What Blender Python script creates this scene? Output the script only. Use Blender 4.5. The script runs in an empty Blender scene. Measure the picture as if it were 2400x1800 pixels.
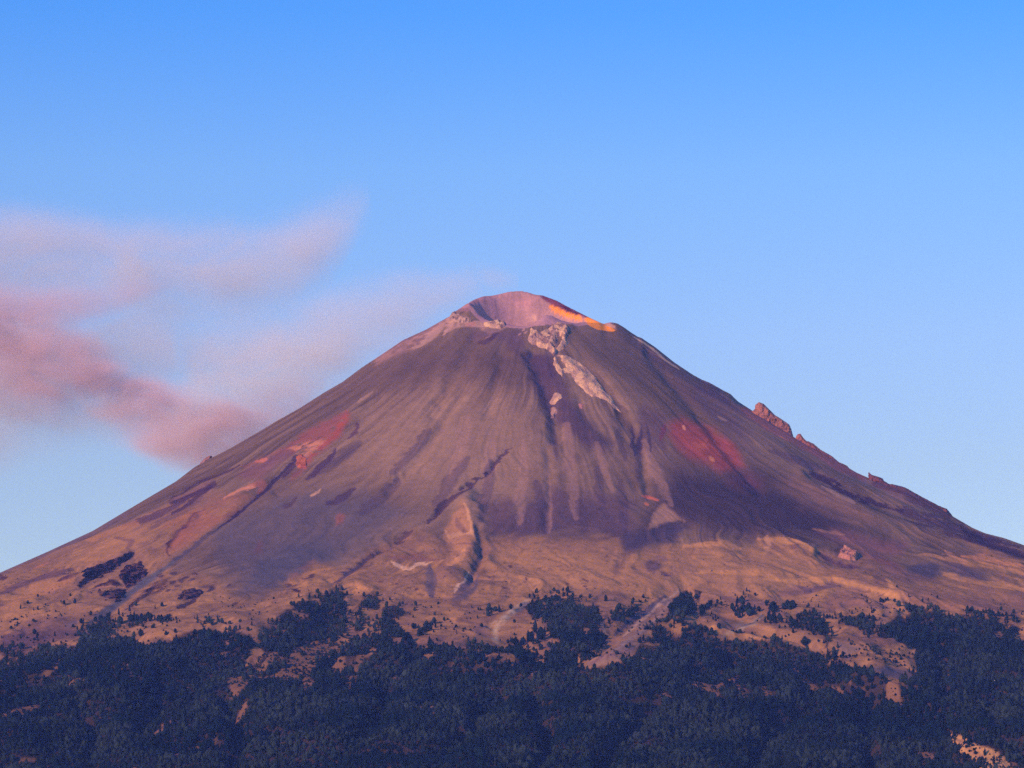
import bpy, bmesh, math, random
import numpy as np

S = bpy.context.scene
COL = S.collection
# ------------------------------------------------------------------ camera
CAM_Y = -14000.0
PITCH = math.radians(9.53)
HT = 0.158                                     # tan of half the horizontal field of view
cam_d = bpy.data.cameras.new('camera')
cam_d.sensor_width = 36.0
cam_d.lens = 18.0 / HT
cam_d.clip_start = 5.0
cam_d.clip_end = 200000.0
cam = bpy.data.objects.new('camera', cam_d)
COL.objects.link(cam)
cam.location = (0.0, CAM_Y, 0.0)
cam.rotation_euler = (math.radians(90) + PITCH, 0, 0)
S.camera = cam
S.render.resolution_x, S.render.resolution_y = 1024, 768
# ------------------------------------------------------------------ light
SUN_ELEV = math.radians(17.0)
SUN_AZ = math.radians(-140.0)                  # compass angle of the sun seen from the mountain, 0 = +Y, clockwise
SUN_COL = (1.0, 0.50, 0.36)
sun_d = bpy.data.lights.new('sun', 'SUN')
sun_d.energy = 2.85
sun_d.angle = math.radians(2.0)
sun_d.color = SUN_COL
sun = bpy.data.objects.new('sun', sun_d)
COL.objects.link(sun)
_dx, _dy, _dz = math.sin(SUN_AZ) * math.cos(SUN_ELEV), math.cos(SUN_AZ) * math.cos(SUN_ELEV), math.sin(SUN_ELEV)
from mathutils import Vector
sun.rotation_euler = Vector((_dx, _dy, _dz)).to_track_quat('Z', 'Y').to_euler()
# ------------------------------------------------------------------ world
w = bpy.data.worlds.new('World')
S.world = w
w.use_nodes = True
nt = w.node_tree
nt.nodes.clear()
def N(nt, t, **kw):
    n = nt.nodes.new(t)
    for k, v in kw.items():
        setattr(n, k, v)
    return n
sky = N(nt, 'ShaderNodeTexSky', sky_type='NISHITA', sun_disc=False, sun_elevation=SUN_ELEV,
        sun_rotation=SUN_AZ, altitude=2500.0, air_density=1.0, dust_density=0.3, ozone_density=2.0)
geo = N(nt, 'ShaderNodeTexCoord')
sep = N(nt, 'ShaderNodeSeparateXYZ')
nt.links.new(geo.outputs['Generated'], sep.inputs[0])
ramp = N(nt, 'ShaderNodeValToRGB')
ramp.color_ramp.interpolation = 'LINEAR'
SKY_STOPS = [(0.0, (1.28, 1.18, 1.50)), (0.14, (1.36, 1.26, 1.52)), (0.18, (1.38, 1.40, 1.84)), (0.23, (1.14, 1.51, 2.15)), (0.277, (0.57, 1.36, 2.5)), (0.36, (0.40, 1.2, 2.3)), (1.0, (0.35, 0.9, 1.9))]
els = ramp.color_ramp.elements
els[0].position, els[1].position = 0.0, 1.0
for p, c in SKY_STOPS[1:-1]:
    els.new(p)
for e, (p, c) in zip(els, SKY_STOPS):
    e.position = p
    e.color = (c[0] / 3, c[1] / 3, c[2] / 3, 1)
nt.links.new(sep.outputs['Z'], ramp.inputs[0])
mul = N(nt, 'ShaderNodeVectorMath', operation='MULTIPLY')
nt.links.new(sky.outputs[0], mul.inputs[0])
nt.links.new(ramp.outputs[0], mul.inputs[1])
bg = N(nt, 'ShaderNodeBackground')
bg.inputs['Strength'].default_value = 0.15
sca = N(nt, 'ShaderNodeVectorMath', operation='SCALE')
sca.inputs['Scale'].default_value = 3 / 2 / 1.18
nt.links.new(mul.outputs[0], sca.inputs[0])
nt.links.new(sca.outputs[0], bg.inputs['Color'])
wo = N(nt, 'ShaderNodeOutputWorld')
nt.links.new(bg.outputs[0], wo.inputs['Surface'])
# ------------------------------------------------------------------ exposure
S.view_settings.view_transform = 'Standard'
S.view_settings.look = 'None'
S.view_settings.exposure = 0.70
S.view_settings.gamma = 1.0
S.render.engine = 'CYCLES'
S.cycles.use_denoising = False
S.cycles.max_bounces = 4
S.cycles.diffuse_bounces = 2
S.cycles.volume_bounces = 2
S.cycles.use_adaptive_sampling = True
S.cycles.adaptive_threshold = 0.012
S.cycles.transparent_max_bounces = 8
S.cycles.caustics_reflective = S.cycles.caustics_refractive = False
S.cycles.sample_clamp_indirect = 4.0

# ------------------------------------------------------------------ helpers
F = 1200.0 / HT                                # focal length in photo pixels (2400 wide)
cp, sp_ = math.cos(PITCH), math.sin(PITCH)
def proj(x, y, z):
    d = y - CAM_Y
    fwd = d * cp + z * sp_
    up = -d * sp_ + z * cp
    return 1200 + F * x / fwd, 900 - F * up / fwd

CROP = {'P': (0, 0, 0.92167), 's': (0, 0, 1.0), 'S': (950, 640, 3.949), 'L': (400, 900, 2.602), 'R': (1450, 700, 2.328),
        'A': (0, 1260, 5.53), 'B': (400, 1360, 5.53), 'C': (800, 1360, 5.53), 'D': (1200, 1360, 5.53),
        'E': (1600, 1360, 5.53), 'F': (2000, 1360, 5.53), '1': (0, 1100, 2.37), '2': (800, 1100, 2.37), '3': (1600, 1100, 2.37)}
def tr(k, pts):
    ox, oy, s = CROP[k]
    return [(ox + a / s, oy + b / s) for a, b in pts]

def _hash(ix, iy, seed):
    h = (ix.astype(np.int64) * 374761393 + iy.astype(np.int64) * 668265263 + seed * 1442695041) & 0xffffffff
    h = ((h ^ (h >> 13)) * 1274126177) & 0xffffffff
    h = ((h ^ (h >> 16)) * 2246822519) & 0xffffffff
    return ((h ^ (h >> 15)) & 0xffff).astype(np.float32) / 32767.5 - 1.0
def vnoise(x, y, seed=0):
    x = np.asarray(x, np.float32); y = np.asarray(y, np.float32)
    ix = np.floor(x); iy = np.floor(y)
    fx = x - ix; fy = y - iy
    fx = fx * fx * fx * (fx * (fx * 6 - 15) + 10); fy = fy * fy * fy * (fy * (fy * 6 - 15) + 10)
    a = _hash(ix, iy, seed); b = _hash(ix + 1, iy, seed)
    c = _hash(ix, iy + 1, seed); d = _hash(ix + 1, iy + 1, seed)
    return (a + (b - a) * fx) * (1 - fy) + (c + (d - c) * fx) * fy
def fbm(x, y, octv=4, seed=0, gain=0.5):
    t = 0; a = 1.0; s = 0.0
    for k in range(octv):
        t = t + a * vnoise(x * (2.03 ** k) + k * 17.3, y * (2.03 ** k) - k * 9.1, seed + k)
        s += a; a *= gain
    return t / s
def ridged(x, y, octv=4, seed=0):
    t = 0; a = 1.0; s = 0.0
    for k in range(octv):
        t = t + a * (1 - 2 * np.abs(vnoise(x * (2.03 ** k) + k * 7.3, y * (2.03 ** k) - k * 4.1, seed + k)))
        s += a; a *= 0.5
    return t / s
def sstep(a, b, x):
    t = np.clip((x - a) / (b - a), 0, 1)
    return t * t * (3 - 2 * t)
def poly_sd(pts, u, v):
    """signed distance in px to a polygon, positive inside"""
    d2 = np.full(u.shape, 1e12, np.float32); ins = np.zeros(u.shape, bool)
    n = len(pts)
    for i in range(n):
        x0, y0 = pts[i]; x1, y1 = pts[(i + 1) % n]
        ex, ey = x1 - x0, y1 - y0
        L = ex * ex + ey * ey + 1e-9
        t = np.clip(((u - x0) * ex + (v - y0) * ey) / L, 0, 1)
        dx = u - x0 - t * ex; dy = v - y0 - t * ey
        d2 = np.minimum(d2, dx * dx + dy * dy)
        if y0 != y1:
            ins ^= ((y0 > v) != (y1 > v)) & (u < ex * (v - y0) / ey + x0)
    d = np.sqrt(d2)
    return np.where(ins, d, -d)
def line_d(pts, u, v):
    d2 = np.full(u.shape, 1e12, np.float32); tt = np.zeros(u.shape, np.float32)
    n = len(pts) - 1
    for i in range(n):
        x0, y0 = pts[i]; x1, y1 = pts[i + 1]
        ex, ey = x1 - x0, y1 - y0
        L = ex * ex + ey * ey + 1e-9
        t = np.clip(((u - x0) * ex + (v - y0) * ey) / L, 0, 1)
        dx = u - x0 - t * ex; dy = v - y0 - t * ey
        q = dx * dx + dy * dy
        m = q < d2
        d2 = np.where(m, q, d2); tt = np.where(m, (i + t) / n, tt)
    return np.sqrt(d2), tt
def lin(c):
    return tuple(((q / 255.0) / 12.92) if q / 255.0 <= 0.04045 else (((q / 255.0 + 0.055) / 1.055) ** 2.4) for q in c)
# light that falls on a slope facing the camera, and the haze in front of it: seen colour = albedo * KL + KH
KL = np.array([0.95, 0.75, 1.0]); KH = np.array([0.004, 0.010, 0.035])
def alb(c):
    """albedo of a surface which looks like the sRGB colour c in this light"""
    return np.clip((np.array(lin(c)) - KH) / KL, 0.006, 0.95)

def mat_new(name):
    m = bpy.data.materials.new(name)
    m.use_nodes = True
    m.node_tree.nodes.clear()
    return m
def mesh_obj(name, V, Fc, mat=None, smooth=False, col=None):
    me = bpy.data.meshes.new(name)
    V = np.asarray(V, np.float32); Fc = np.asarray(Fc, np.int32)
    me.vertices.add(len(V)); me.vertices.foreach_set('co', V.ravel())
    k = Fc.shape[1]
    me.loops.add(Fc.size); me.loops.foreach_set('vertex_index', Fc.ravel())
    me.polygons.add(len(Fc)); me.polygons.foreach_set('loop_start', np.arange(0, Fc.size, k, dtype=np.int32))
    if smooth:
        me.polygons.foreach_set('use_smooth', np.ones(len(Fc), bool))
    me.update(calc_edges=True)
    if col is not None:
        a = me.color_attributes.new('Col', 'FLOAT_COLOR', 'POINT')
        c4 = np.ones((len(V), 4), np.float32); c4[:, :3] = col
        a.data.foreach_set('color', c4.ravel())
    if mat: me.materials.append(mat)
    o = bpy.data.objects.new(name, me)
    COL.objects.link(o)
    return o
def tag(o, label=None, cat=None, group=None, kind=None):
    if label: o['label'] = label
    if cat: o['category'] = cat
    if group: o['group'] = group
    if kind: o['kind'] = kind
    return o

# ------------------------------------------------------------------ materials
def ground_mat(name, s1=0.02, s2=0.12, amp=0.5, bump=0.6, dist=3.0):
    m = mat_new(name); t = m.node_tree
    at = N(t, 'ShaderNodeAttribute', attribute_name='Col')
    g = N(t, 'ShaderNodeNewGeometry')
    n1 = N(t, 'ShaderNodeTexNoise'); n1.inputs['Scale'].default_value = s1; n1.inputs['Detail'].default_value = 6; n1.inputs['Roughness'].default_value = 0.7
    n2 = N(t, 'ShaderNodeTexNoise'); n2.inputs['Scale'].default_value = s2; n2.inputs['Detail'].default_value = 3
    for n in (n1, n2): t.links.new(g.outputs['Position'], n.inputs['Vector'])
    ad = N(t, 'ShaderNodeMath', operation='ADD'); t.links.new(n1.outputs[0], ad.inputs[0]); t.links.new(n2.outputs[0], ad.inputs[1])
    mr = N(t, 'ShaderNodeMapRange'); mr.inputs[1].default_value = 0.6; mr.inputs[2].default_value = 1.4
    mr.inputs[3].default_value = 1 - amp / 2; mr.inputs[4].default_value = 1 + amp / 2
    t.links.new(ad.outputs[0], mr.inputs[0])
    vm = N(t, 'ShaderNodeVectorMath', operation='SCALE'); t.links.new(at.outputs['Color'], vm.inputs[0]); t.links.new(mr.outputs[0], vm.inputs['Scale'])
    b = N(t, 'ShaderNodeBsdfPrincipled'); b.inputs['Roughness'].default_value = 1.0
    b.inputs['Specular IOR Level'].default_value = 0.0
    t.links.new(vm.outputs[0], b.inputs['Base Color'])
    if bump:
        bp = N(t, 'ShaderNodeBump'); bp.inputs['Strength'].default_value = bump; bp.inputs['Distance'].default_value = dist
        t.links.new(ad.outputs[0], bp.inputs['Height']); t.links.new(bp.outputs[0], b.inputs['Normal'])
    o = N(t, 'ShaderNodeOutputMaterial'); t.links.new(b.outputs[0], o.inputs[0])
    return m
M_GROUND = ground_mat('volcanic ground')
M_ROCK = ground_mat('weathered rock', 0.05, 0.2, 0.7, 0.9, 6.0)

# ------------------------------------------------------------------ terrain shape
def axis(a, b, step, far, grow=1.12, cap=900):
    core = np.arange(a, b + step / 2, step)
    def tail(lim, st):
        out = []; p = 0.0; s = st
        while p < lim:
            s = min(s * grow, cap); p += s; out.append(p)
        return np.array(out)
    lo = core[0] - tail(far + a, step)[::-1]; hi = core[-1] + tail(far - b, step)
    return np.concatenate([lo, core, hi])
FARX = 25000
XS = axis(-2560, 2560, 4.0, FARX)
YS = np.concatenate([-5600 - np.cumsum(np.minimum(8 * 1.12 ** np.arange(1, 60), 900))[::-1], np.arange(-5600, -1200, 8.0), np.arange(-1200, 700, 6.0), 700 + np.cumsum(np.minimum(8 * 1.15 ** np.arange(1, 60), 1500))])
YS = YS[(YS > -30000) & (YS < 30000)]
NX, NY = len(XS), len(YS)
X, Y = np.meshgrid(XS.astype(np.float32), YS.astype(np.float32))
XC, R0 = 98.0, 340.0
dx, dy = X - XC, Y
R = np.hypot(dx, dy)
PH = np.arctan2(dx, -dy)                        # 0 = towards the camera, + = right
cw = np.cos(PH); sw = np.sin(PH)
def tab(pts, r):
    a = np.array(pts, np.float64)
    return np.interp(r, a[:, 0], a[:, 1]).astype(np.float32)
def smooth_tab(pts, r):
    a = np.array(pts, np.float64)
    g = np.arange(0, 31000, 20.0); z = np.interp(g, a[:, 0], a[:, 1])
    k = np.hanning(17); k /= k.sum()
    z2 = np.convolve(np.pad(z, 8, mode='edge'), k, 'valid')
    return np.interp(r, g, z2).astype(np.float32)
FT = [(0, 2740), (340, 2548), (1000, 2105), (1700, 1690), (2400, 1345), (3000, 1110), (3600, 905), (4500, 635), (5500, 365), (7000, 90), (9000, -50), (14000, -60), (40000, -60)]
LT = [(0, 2850), (340, 2628), (900, 2300), (1500, 1950), (2000, 1660), (2500, 1420), (3500, 1120), (5000, 700), (7000, 350), (11000, 0), (16000, -60), (40000, -60)]
RT = [(0, 2850), (340, 2612), (900, 2290), (1500, 1960), (2000, 1680), (2500, 1480), (3500, 1150), (5000, 700), (7000, 350), (11000, 0), (16000, -60), (40000, -60)]
BT = [(0, 3000), (340, 2815), (1000, 2330), (1700, 1850), (2500, 1400), (3500, 1000), (5500, 500), (9000, 0), (14000, -60), (40000, -60)]
Z = smooth_tab(FT, R) * np.clip(cw, 0, 1) ** 2 + smooth_tab(BT, R) * np.clip(-cw, 0, 1) ** 2 + \
    np.where(sw < 0, smooth_tab(LT, R), smooth_tab(RT, R)) * sw ** 2

# radial relief: fine runnels high up, broad spurs and ravines low down
wob = fbm(X / 420, Y / 420, 3, 5) * 0.10
A1 = PH + wob * np.clip(R / 2500, 0.2, 1)
ST = fbm(A1 * 46, R / 520, 4, 11, 0.6)          # streak field
ST2 = fbm(A1 * 130, R / 380, 3, 31, 0.6)
spur = ridged(A1 * 5.2 + 3.1, R / 2600, 3, 41)
spur2 = ridged(A1 * 14.0, R / 1500, 3, 47)
low = sstep(2500, 4300, R)
face = sstep(340, 700, R)
Z += face * (ST * 3.6 + ST2 * 1.2) * (1 - 0.5 * low)
Z += low * (spur * 62 + spur2 * 26) + face * sstep(900, 2600, R) * (spur2 * 8) * (1 - low)
Z += sstep(1900, 2700, R) * sstep(4200, 3300, R) * (ridged(A1 * 30, R / 700, 4, 49) * 2.5 + fbm(X / 110, Y / 110, 4, 53) * 9 + fbm(X / 34, Y / 34, 3, 54) * 2)
Z += face * fbm(X / 260, Y / 260, 4, 51) * (5 + 12 * low)
Z += fbm(X / 45, Y / 45, 3, 61) * (1.2 + 3.5 * low) * sstep(300, 400, R)

U0, V0 = proj(X, Y, Z)
front = (Y < 250)
# relief features traced on the slope: (crop, polyline, half width px, height m)
RELIEF = [
 ('L', [(2080, 385), (1990, 460), (1930, 560), (1850, 600), (1700, 700), (1570, 840)], 7, -16),
 ('L', [(1480, 890), (1350, 980), (1200, 1070), (1050, 1170), (900, 1240)], 8, -18),
 ('L', [(1790, 720), (1830, 820), (1850, 950), (1800, 1080), (1700, 1150)], 34, 46),
 ('L', [(1860, 850), (1895, 1000), (1880, 1100), (1800, 1240)], 12, -26),
 ('L', [(800, 430), (650, 570), (480, 720), (300, 870), (100, 1010)], 10, -20),
 ('L', [(560, 470), (300, 560), (100, 660), (0, 720)], 12, -16),
 ('L', [(900, 650), (740, 740)], 8, 10),
 ('1', [(1140, 230), (1010, 330), (930, 440)], 9, -18),
 ('1', [(740, 480), (600, 530), (470, 590)], 22, -34),
 ('1', [(800, 560), (700, 640)], 26, -30),
 ('1', [(760, 440), (560, 500), (430, 610)], 10, 16),
 ('1', [(900, 560), (760, 660), (640, 760), (520, 850)], 16, -14),
 ('R', [(1060, 965), (1250, 1060), (1500, 1150), (1800, 1230), (2212, 1390)], 18, -30),
 ('R', [(1000, 975), (1180, 1060), (1400, 1190), (1600, 1260), (1900, 1310), (2200, 1440)], 20, 22),
 ('R', [(780, 1290), (860, 1290), (960, 1330), (1050, 1390)], 22, 26),
 ('R', [(1060, 1380), (1170, 1430), (1310, 1470)], 12, -26),
 ('R', [(540, 1330), (600, 1390)], 26, 14),
 ('3', [(780, 700), (900, 640), (1050, 650), (1200, 780)], 44, 34),
 ('3', [(420, 570), (640, 560), (760, 620)], 20, 14),
 ('3', [(700, 690), (860, 640)], 10, -14),
 ('2', [(1080, 690), (960, 790), (850, 870)], 18, -20),
 ('2', [(1896, 680), (1700, 780), (1540, 900), (1430, 1020)], 28, -30),
 ('2', [(0, 650), (80, 640), (170, 680)], 18, 22),
 ('2', [(60, 1060), (300, 1000), (560, 990), (800, 1030), (950, 1100)], 40, 46),
 ('2', [(1480, 1080), (1700, 960), (1896, 900)], 40, 46),
 ('3', [(0, 880), (90, 860), (180, 940)], 36, 52),
 ('3', [(220, 950), (480, 940), (700, 1000), (800, 1060)], 40, 46),
 ('1', [(880, 960), (1050, 900), (1250, 880), (1400, 920)], 44, 50),
 ('1', [(1540, 830), (1700, 740), (1800, 690)], 34, 30),
 ('2', [(0, 900), (0, 760)], 30, 24),
 ('3', [(1230, 750), (1500, 790), (1896, 860)], 44, 34),
 ('E', [(640, 1060), (540, 1140), (420, 1200), (150, 1140)], 22, -60),
 ('C', [(960, 960), (900, 1080), (820, 1150)], 18, -45),
 ('3', [(720, 1290), (560, 1390), (450, 1490), (390, 1640)], 30, -80),
 ('2', [(1080, 1330), (1160, 1430), (1130, 1540), (1050, 1680)], 28, -80),
 ('2', [(1740, 1280), (1640, 1400), (1500, 1500), (1470, 1660)], 28, -75),
 ('2', [(880, 1280), (760, 1340), (700, 1450), (560, 1560)], 26, -60),
 ('1', [(900, 1160), (880, 1300), (780, 1440)], 26, -60), ('1', [(0, 1300), (160, 1220), (300, 1160)], 22, -45), ('1', [(1240, 1260), (1330, 1420), (1300, 1640)], 26, -70),
 ('1', [(420, 1300), (520, 1420), (500, 1620)], 26, -60), ('3', [(1080, 1260), (1000, 1400), (1060, 1640)], 26, -65), ('3', [(1450, 1060), (1420, 1130), (1460, 1250)], 18, -50), ('3', [(1700, 1300), (1760, 1450), (1896, 1560)], 24, -55),
 ('2', [(260, 1240), (200, 1400), (60, 1500)], 26, -55),
 ('S', [(1130, 620), (1170, 560), (1330, 420), (1500, 500), (1480, 620)], 16, 18),
 ('S', [(1420, 740), (1560, 880), (1700, 1040), (1850, 1130), (2000, 1300)], 13, 12),
 ('S', [(1160, 700), (1200, 830), (1300, 1000), (1380, 1300), (1400, 1500)], 20, -44), ('S', [(640, 640), (560, 800), (420, 1000), (260, 1300)], 22, -26), ('S', [(900, 760), (860, 960), (760, 1300)], 18, -20), ('S', [(1620, 800), (1800, 980), (1960, 1200), (2050, 1500)], 18, -26), ('P', [(1400, 760), (1480, 860), (1560, 960), (1640, 1060)], 16, -26), ('P', [(1360, 900), (1390, 1000), (1400, 1090)], 12, -20), ('P', [(1000, 840), (930, 960), (840, 1060)], 14, -20), ('P', [(1180, 950), (1190, 1050), (1180, 1150)], 12, -16), ('P', [(820, 860), (720, 960), (600, 1060)], 16, -20),
 ('S', [(1600, 1200), (1750, 1400), (1900, 1530)], 18, -16),
]
for k, pl, wd, h in RELIEF:
    p = tr(k, pl)
    us = [q[0] for q in p]; vs = [q[1] for q in p]
    b = (U0 > min(us) - 3 * wd) & (U0 < max(us) + 3 * wd) & (V0 > min(vs) - 3 * wd) & (V0 < max(vs) + 3 * wd) & front
    if not b.any(): continue
    d, t = line_d(p, U0[b] + fbm(X[b] / 60, Y[b] / 60, 2, 71) * wd * 0.4, V0[b])
    end = sstep(0, 0.12, t) * sstep(1.0, 0.86, t) if wd < 14 else 1.0
    Z[b] += 0.6 * h * np.exp(-(d / wd) ** 2 * 1.4) * end
# crater
rimw = R0 * (1 + 0.05 * fbm(sw * 2.2, cw * 2.2 + 3, 3, 81) + 0.03 * np.cos(PH * 2))
wall = sstep(1.0, 0.50, R / rimw)
rough = fbm(dx / 70, dy / 70, 4, 85)
crater = 430 * wall * (0.35 + 0.65 * sstep(1.0, 0.72, R / rimw)) + rough * 20 * sstep(1.0, 0.9, R / rimw)
Z -= crater
# small mound of ash on the near rim
mx, my = -0 + (1284 - 1200) * 1.84, -R0 + 30
Z += 52 * np.exp(-(((X - mx) / 52) ** 2 + ((Y - my) / 60) ** 2) * 1.2)

# skyline traced from the photograph (photo px); the ridge is raised or lowered to meet it
SKY_L = tr('P', [(-60, 1262), (0, 1237), (100, 1193), (200, 1147), (300, 1087), (380, 1040), (420, 1009), (455, 990), (500, 967), (560, 932), (600, 908), (650, 880), (700, 848), (740, 825), (780, 795), (830, 762), (870, 735), (920, 712), (975, 681)])
SKY_S = tr('S', [(400, 385), (470, 350), (560, 290), (640, 245), (720, 215), (800, 210), (870, 195), (960, 173), (1070, 166), (1140, 180), (1200, 200), (1270, 207), (1400, 255), (1500, 310), (1600, 360), (1700, 410), (1830, 470), (1900, 455), (1960, 465), (2020, 500), (2090, 550), (2170, 600)])
SKY_R = tr('R', [(100, 198), (200, 265), (300, 345), (400, 412), (450, 440), (500, 460), (570, 500), (610, 520), (650, 560), (720, 605), (800, 660), (900, 720), (980, 770), (1100, 835), (1245, 918), (1300, 950), (1380, 985), (1450, 1005), (1560, 1035), (1650, 1085), (1740, 1135), (1810, 1180), (1870, 1215), (1930, 1250), (2000, 1280), (2100, 1305), (2212, 1345), (2400, 1420)])
sky_pts = np.array(SKY_L + SKY_S + SKY_R)
uu = np.arange(-80, 2481, 3.0)
sky_v = np.interp(uu, sky_pts[:, 0], sky_pts[:, 1])
near = (np.abs(X) < 2560) & (Y > -1500) & (Y < 900)
for it in range(6):
    U, V = proj(X, Y, Z)
    # skyline of every mesh row, resampled to fixed image columns
    top = np.full(len(uu), 1e9); ysil = np.zeros(len(uu))
    for j in np.nonzero((YS > -1500) & (YS < 900))[0]:
        vj = np.interp(uu, U[j], V[j])
        m = vj < top
        top = np.where(m, vj, top); ysil = np.where(m, YS[j], ysil)
    k = np.hanning(41); k /= k.sum()
    ysil = np.convolve(np.pad(ysil, 20, mode='edge'), k, 'valid')
    err = top - sky_v                               # + = the ridge is too low
    k = np.hanning(7 if it > 2 else 15); k /= k.sum()
    err = np.convolve(np.pad(err, (len(k) - 1) // 2, mode='edge'), k, 'valid')
    e = np.interp(U, uu, err); ys = np.interp(U, uu, ysil)
    wgt = sstep(-520, -60, Y - ys) * (1 - 0.5 * sstep(600, 3000, Y - ys))
    fade = sstep(2900, 2500, np.abs(X))
    Z += (e * (Y - CAM_Y) / F / cp * wgt * fade * (Y < 4000)).astype(np.float32)
print('skyline error px', np.abs(err[90:-90]).mean(), np.abs(err[90:-90]).max())
U, V = proj(X, Y, Z)
sil_y = ysil

# ------------------------------------------------------------------ terrain colour
n_big = fbm(X / 700, Y / 700, 4, 101)
n_mid = fbm(X / 120, Y / 120, 4, 111)
n_fin = fbm(X / 22, Y / 22, 3, 121)
A2 = PH + fbm(X / 900, Y / 900, 3, 15) * 0.22
ST3 = fbm(A2 * 15, R / 900, 4, 21, 0.55)
slope_st = (ST * 0.5 + ST2 * 0.35) * (0.35 + 0.9 * sstep(-.3, .4, fbm(X / 380, Y / 300, 3, 23))) + ST3 * 0.55
def mixc(C, c, a):
    C += (np.asarray(c, np.float32) - C) * a[..., None]
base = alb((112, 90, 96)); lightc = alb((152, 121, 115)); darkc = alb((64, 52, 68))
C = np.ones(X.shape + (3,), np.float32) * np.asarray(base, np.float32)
wu = U + n_mid * 7 + n_fin * 3; wv = V + fbm(X / 120 + 50, Y / 120, 4, 131) * 7 + n_fin * 3
def patch(k, poly, c, op=1.0, feather=10, warp=1.0, streak=0, mott=0.0, only=None):
    p = tr(k, poly)
    us = [q[0] for q in p]; vs = [q[1] for q in p]
    mg = feather + 12 + abs(streak)
    b = (U > min(us) - mg) & (U < max(us) + mg) & (V > min(vs) - mg) & (V < max(vs) + mg) & (front if only is None else only)
    if not b.any(): return
    u = U[b] + (wu[b] - U[b]) * warp; v = V[b] + (wv[b] - V[b]) * warp + slope_st[b] * streak
    d = poly_sd(p, u, v)
    a = sstep(-feather * 0.5, feather, d) if feather > 0 else (d > 0).astype(np.float32)
    a = a * op
    if mott: a = a * sstep(-mott, mott * 0.6, n_fin[b] + n_mid[b] * 0.5 + 0.15)
    C[b] += (np.asarray(alb(c), np.float32) - C[b]) * a[..., None]
def stroke(k, pl, wd, c, op=1.0, warp=1.0, rag=0.3, taper=True):
    p = tr(k, pl)
    us = [q[0] for q in p]; vs = [q[1] for q in p]
    mg = wd * 2 + 14
    b = (U > min(us) - mg) & (U < max(us) + mg) & (V > min(vs) - mg) & (V < max(vs) + mg) & front
    if not b.any(): return
    u = U[b] + (wu[b] - U[b]) * warp; v = V[b] + (wv[b] - V[b]) * warp
    d, t = line_d(p, u, v)
    ww = wd * (1 + rag * (n_fin[b] + n_mid[b]))
    if taper: ww = ww * (0.35 + 0.65 * np.sin(np.pi * np.clip(t, 0.02, 0.98)) ** 0.5)
    a = sstep(1.25, 0.6, d / np.maximum(ww, 0.3)) * op
    C[b] += (np.asarray(alb(c), np.float32) - C[b]) * a[..., None]

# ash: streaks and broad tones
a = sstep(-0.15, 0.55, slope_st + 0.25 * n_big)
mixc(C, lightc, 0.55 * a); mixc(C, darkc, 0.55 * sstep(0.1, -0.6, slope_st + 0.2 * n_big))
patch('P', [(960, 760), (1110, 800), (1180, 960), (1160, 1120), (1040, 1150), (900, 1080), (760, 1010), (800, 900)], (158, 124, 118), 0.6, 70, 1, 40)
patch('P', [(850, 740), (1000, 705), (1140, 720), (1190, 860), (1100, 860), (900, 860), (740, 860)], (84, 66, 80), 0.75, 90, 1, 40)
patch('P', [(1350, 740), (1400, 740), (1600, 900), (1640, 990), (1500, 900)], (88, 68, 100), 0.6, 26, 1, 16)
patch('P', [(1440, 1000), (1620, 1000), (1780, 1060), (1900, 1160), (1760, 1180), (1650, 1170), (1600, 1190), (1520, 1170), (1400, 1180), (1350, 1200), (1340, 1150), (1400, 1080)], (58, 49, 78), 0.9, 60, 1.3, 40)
patch('P', [(1040, 1090), (1200, 1060), (1380, 1080), (1370, 1165), (1200, 1170), (1050, 1165)], (82, 64, 96), 0.75, 30, 1, 60)
patch('P', [(450, 1130), (620, 1060), (800, 1060), (900, 1110), (800, 1200), (640, 1260), (520, 1280), (450, 1200)], (86, 80, 108), 0.75, 40, 1, 30)
patch('P', [(560, 1200), (700, 1160), (740, 1210), (640, 1265), (520, 1275)], (78, 78, 112), 0.6, 26, 1, 10)
patch('P', [(1120, 760), (1200, 760), (1230, 850), (1290, 930), (1330, 960), (1300, 990), (1240, 950), (1180, 900), (1140, 820)], (76, 58, 92), 0.75, 18, 1, 20)
patch('P', [(1220, 720), (1340, 715), (1440, 790), (1560, 900), (1600, 980), (1500, 960), (1400, 900), (1340, 860), (1260, 800)], (86, 72, 80), .8, 50, 1, 40)
patch('P', [(1380, 880), (1440, 900), (1440, 990), (1370, 990)], (86, 66, 94), 0.6, 14, 1, 46)
patch('P', [(1560, 860), (1700, 960), (1900, 1060), (1800, 1040), (1600, 930)], (118, 98, 112), 0.5, 20, 1, 12)
patch('R', [(860, 1000), (1000, 980), (1180, 1050), (1350, 1160), (1420, 1220), (1250, 1220), (1000, 1130)], (136, 102, 106), 0.85, 40, 1, 18)
for (x, wv_, y0, y1) in [(1130, 14, 960, 1130), (1065, 16, 950, 1080), (1225, 16, 920, 1120), (1290, 10, 960, 1060), (1390, 14, 950, 1090), (1010, 18, 900, 1040), (1180, 10, 1010, 1150)]:
    k_ = (x - 1155) * 0.25
    stroke('P', [(x, y0), (x + k_ * 0.4, (y0 + y1) / 2), (x + k_, y1)], wv_, (160, 122, 126), 0.45)
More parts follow.
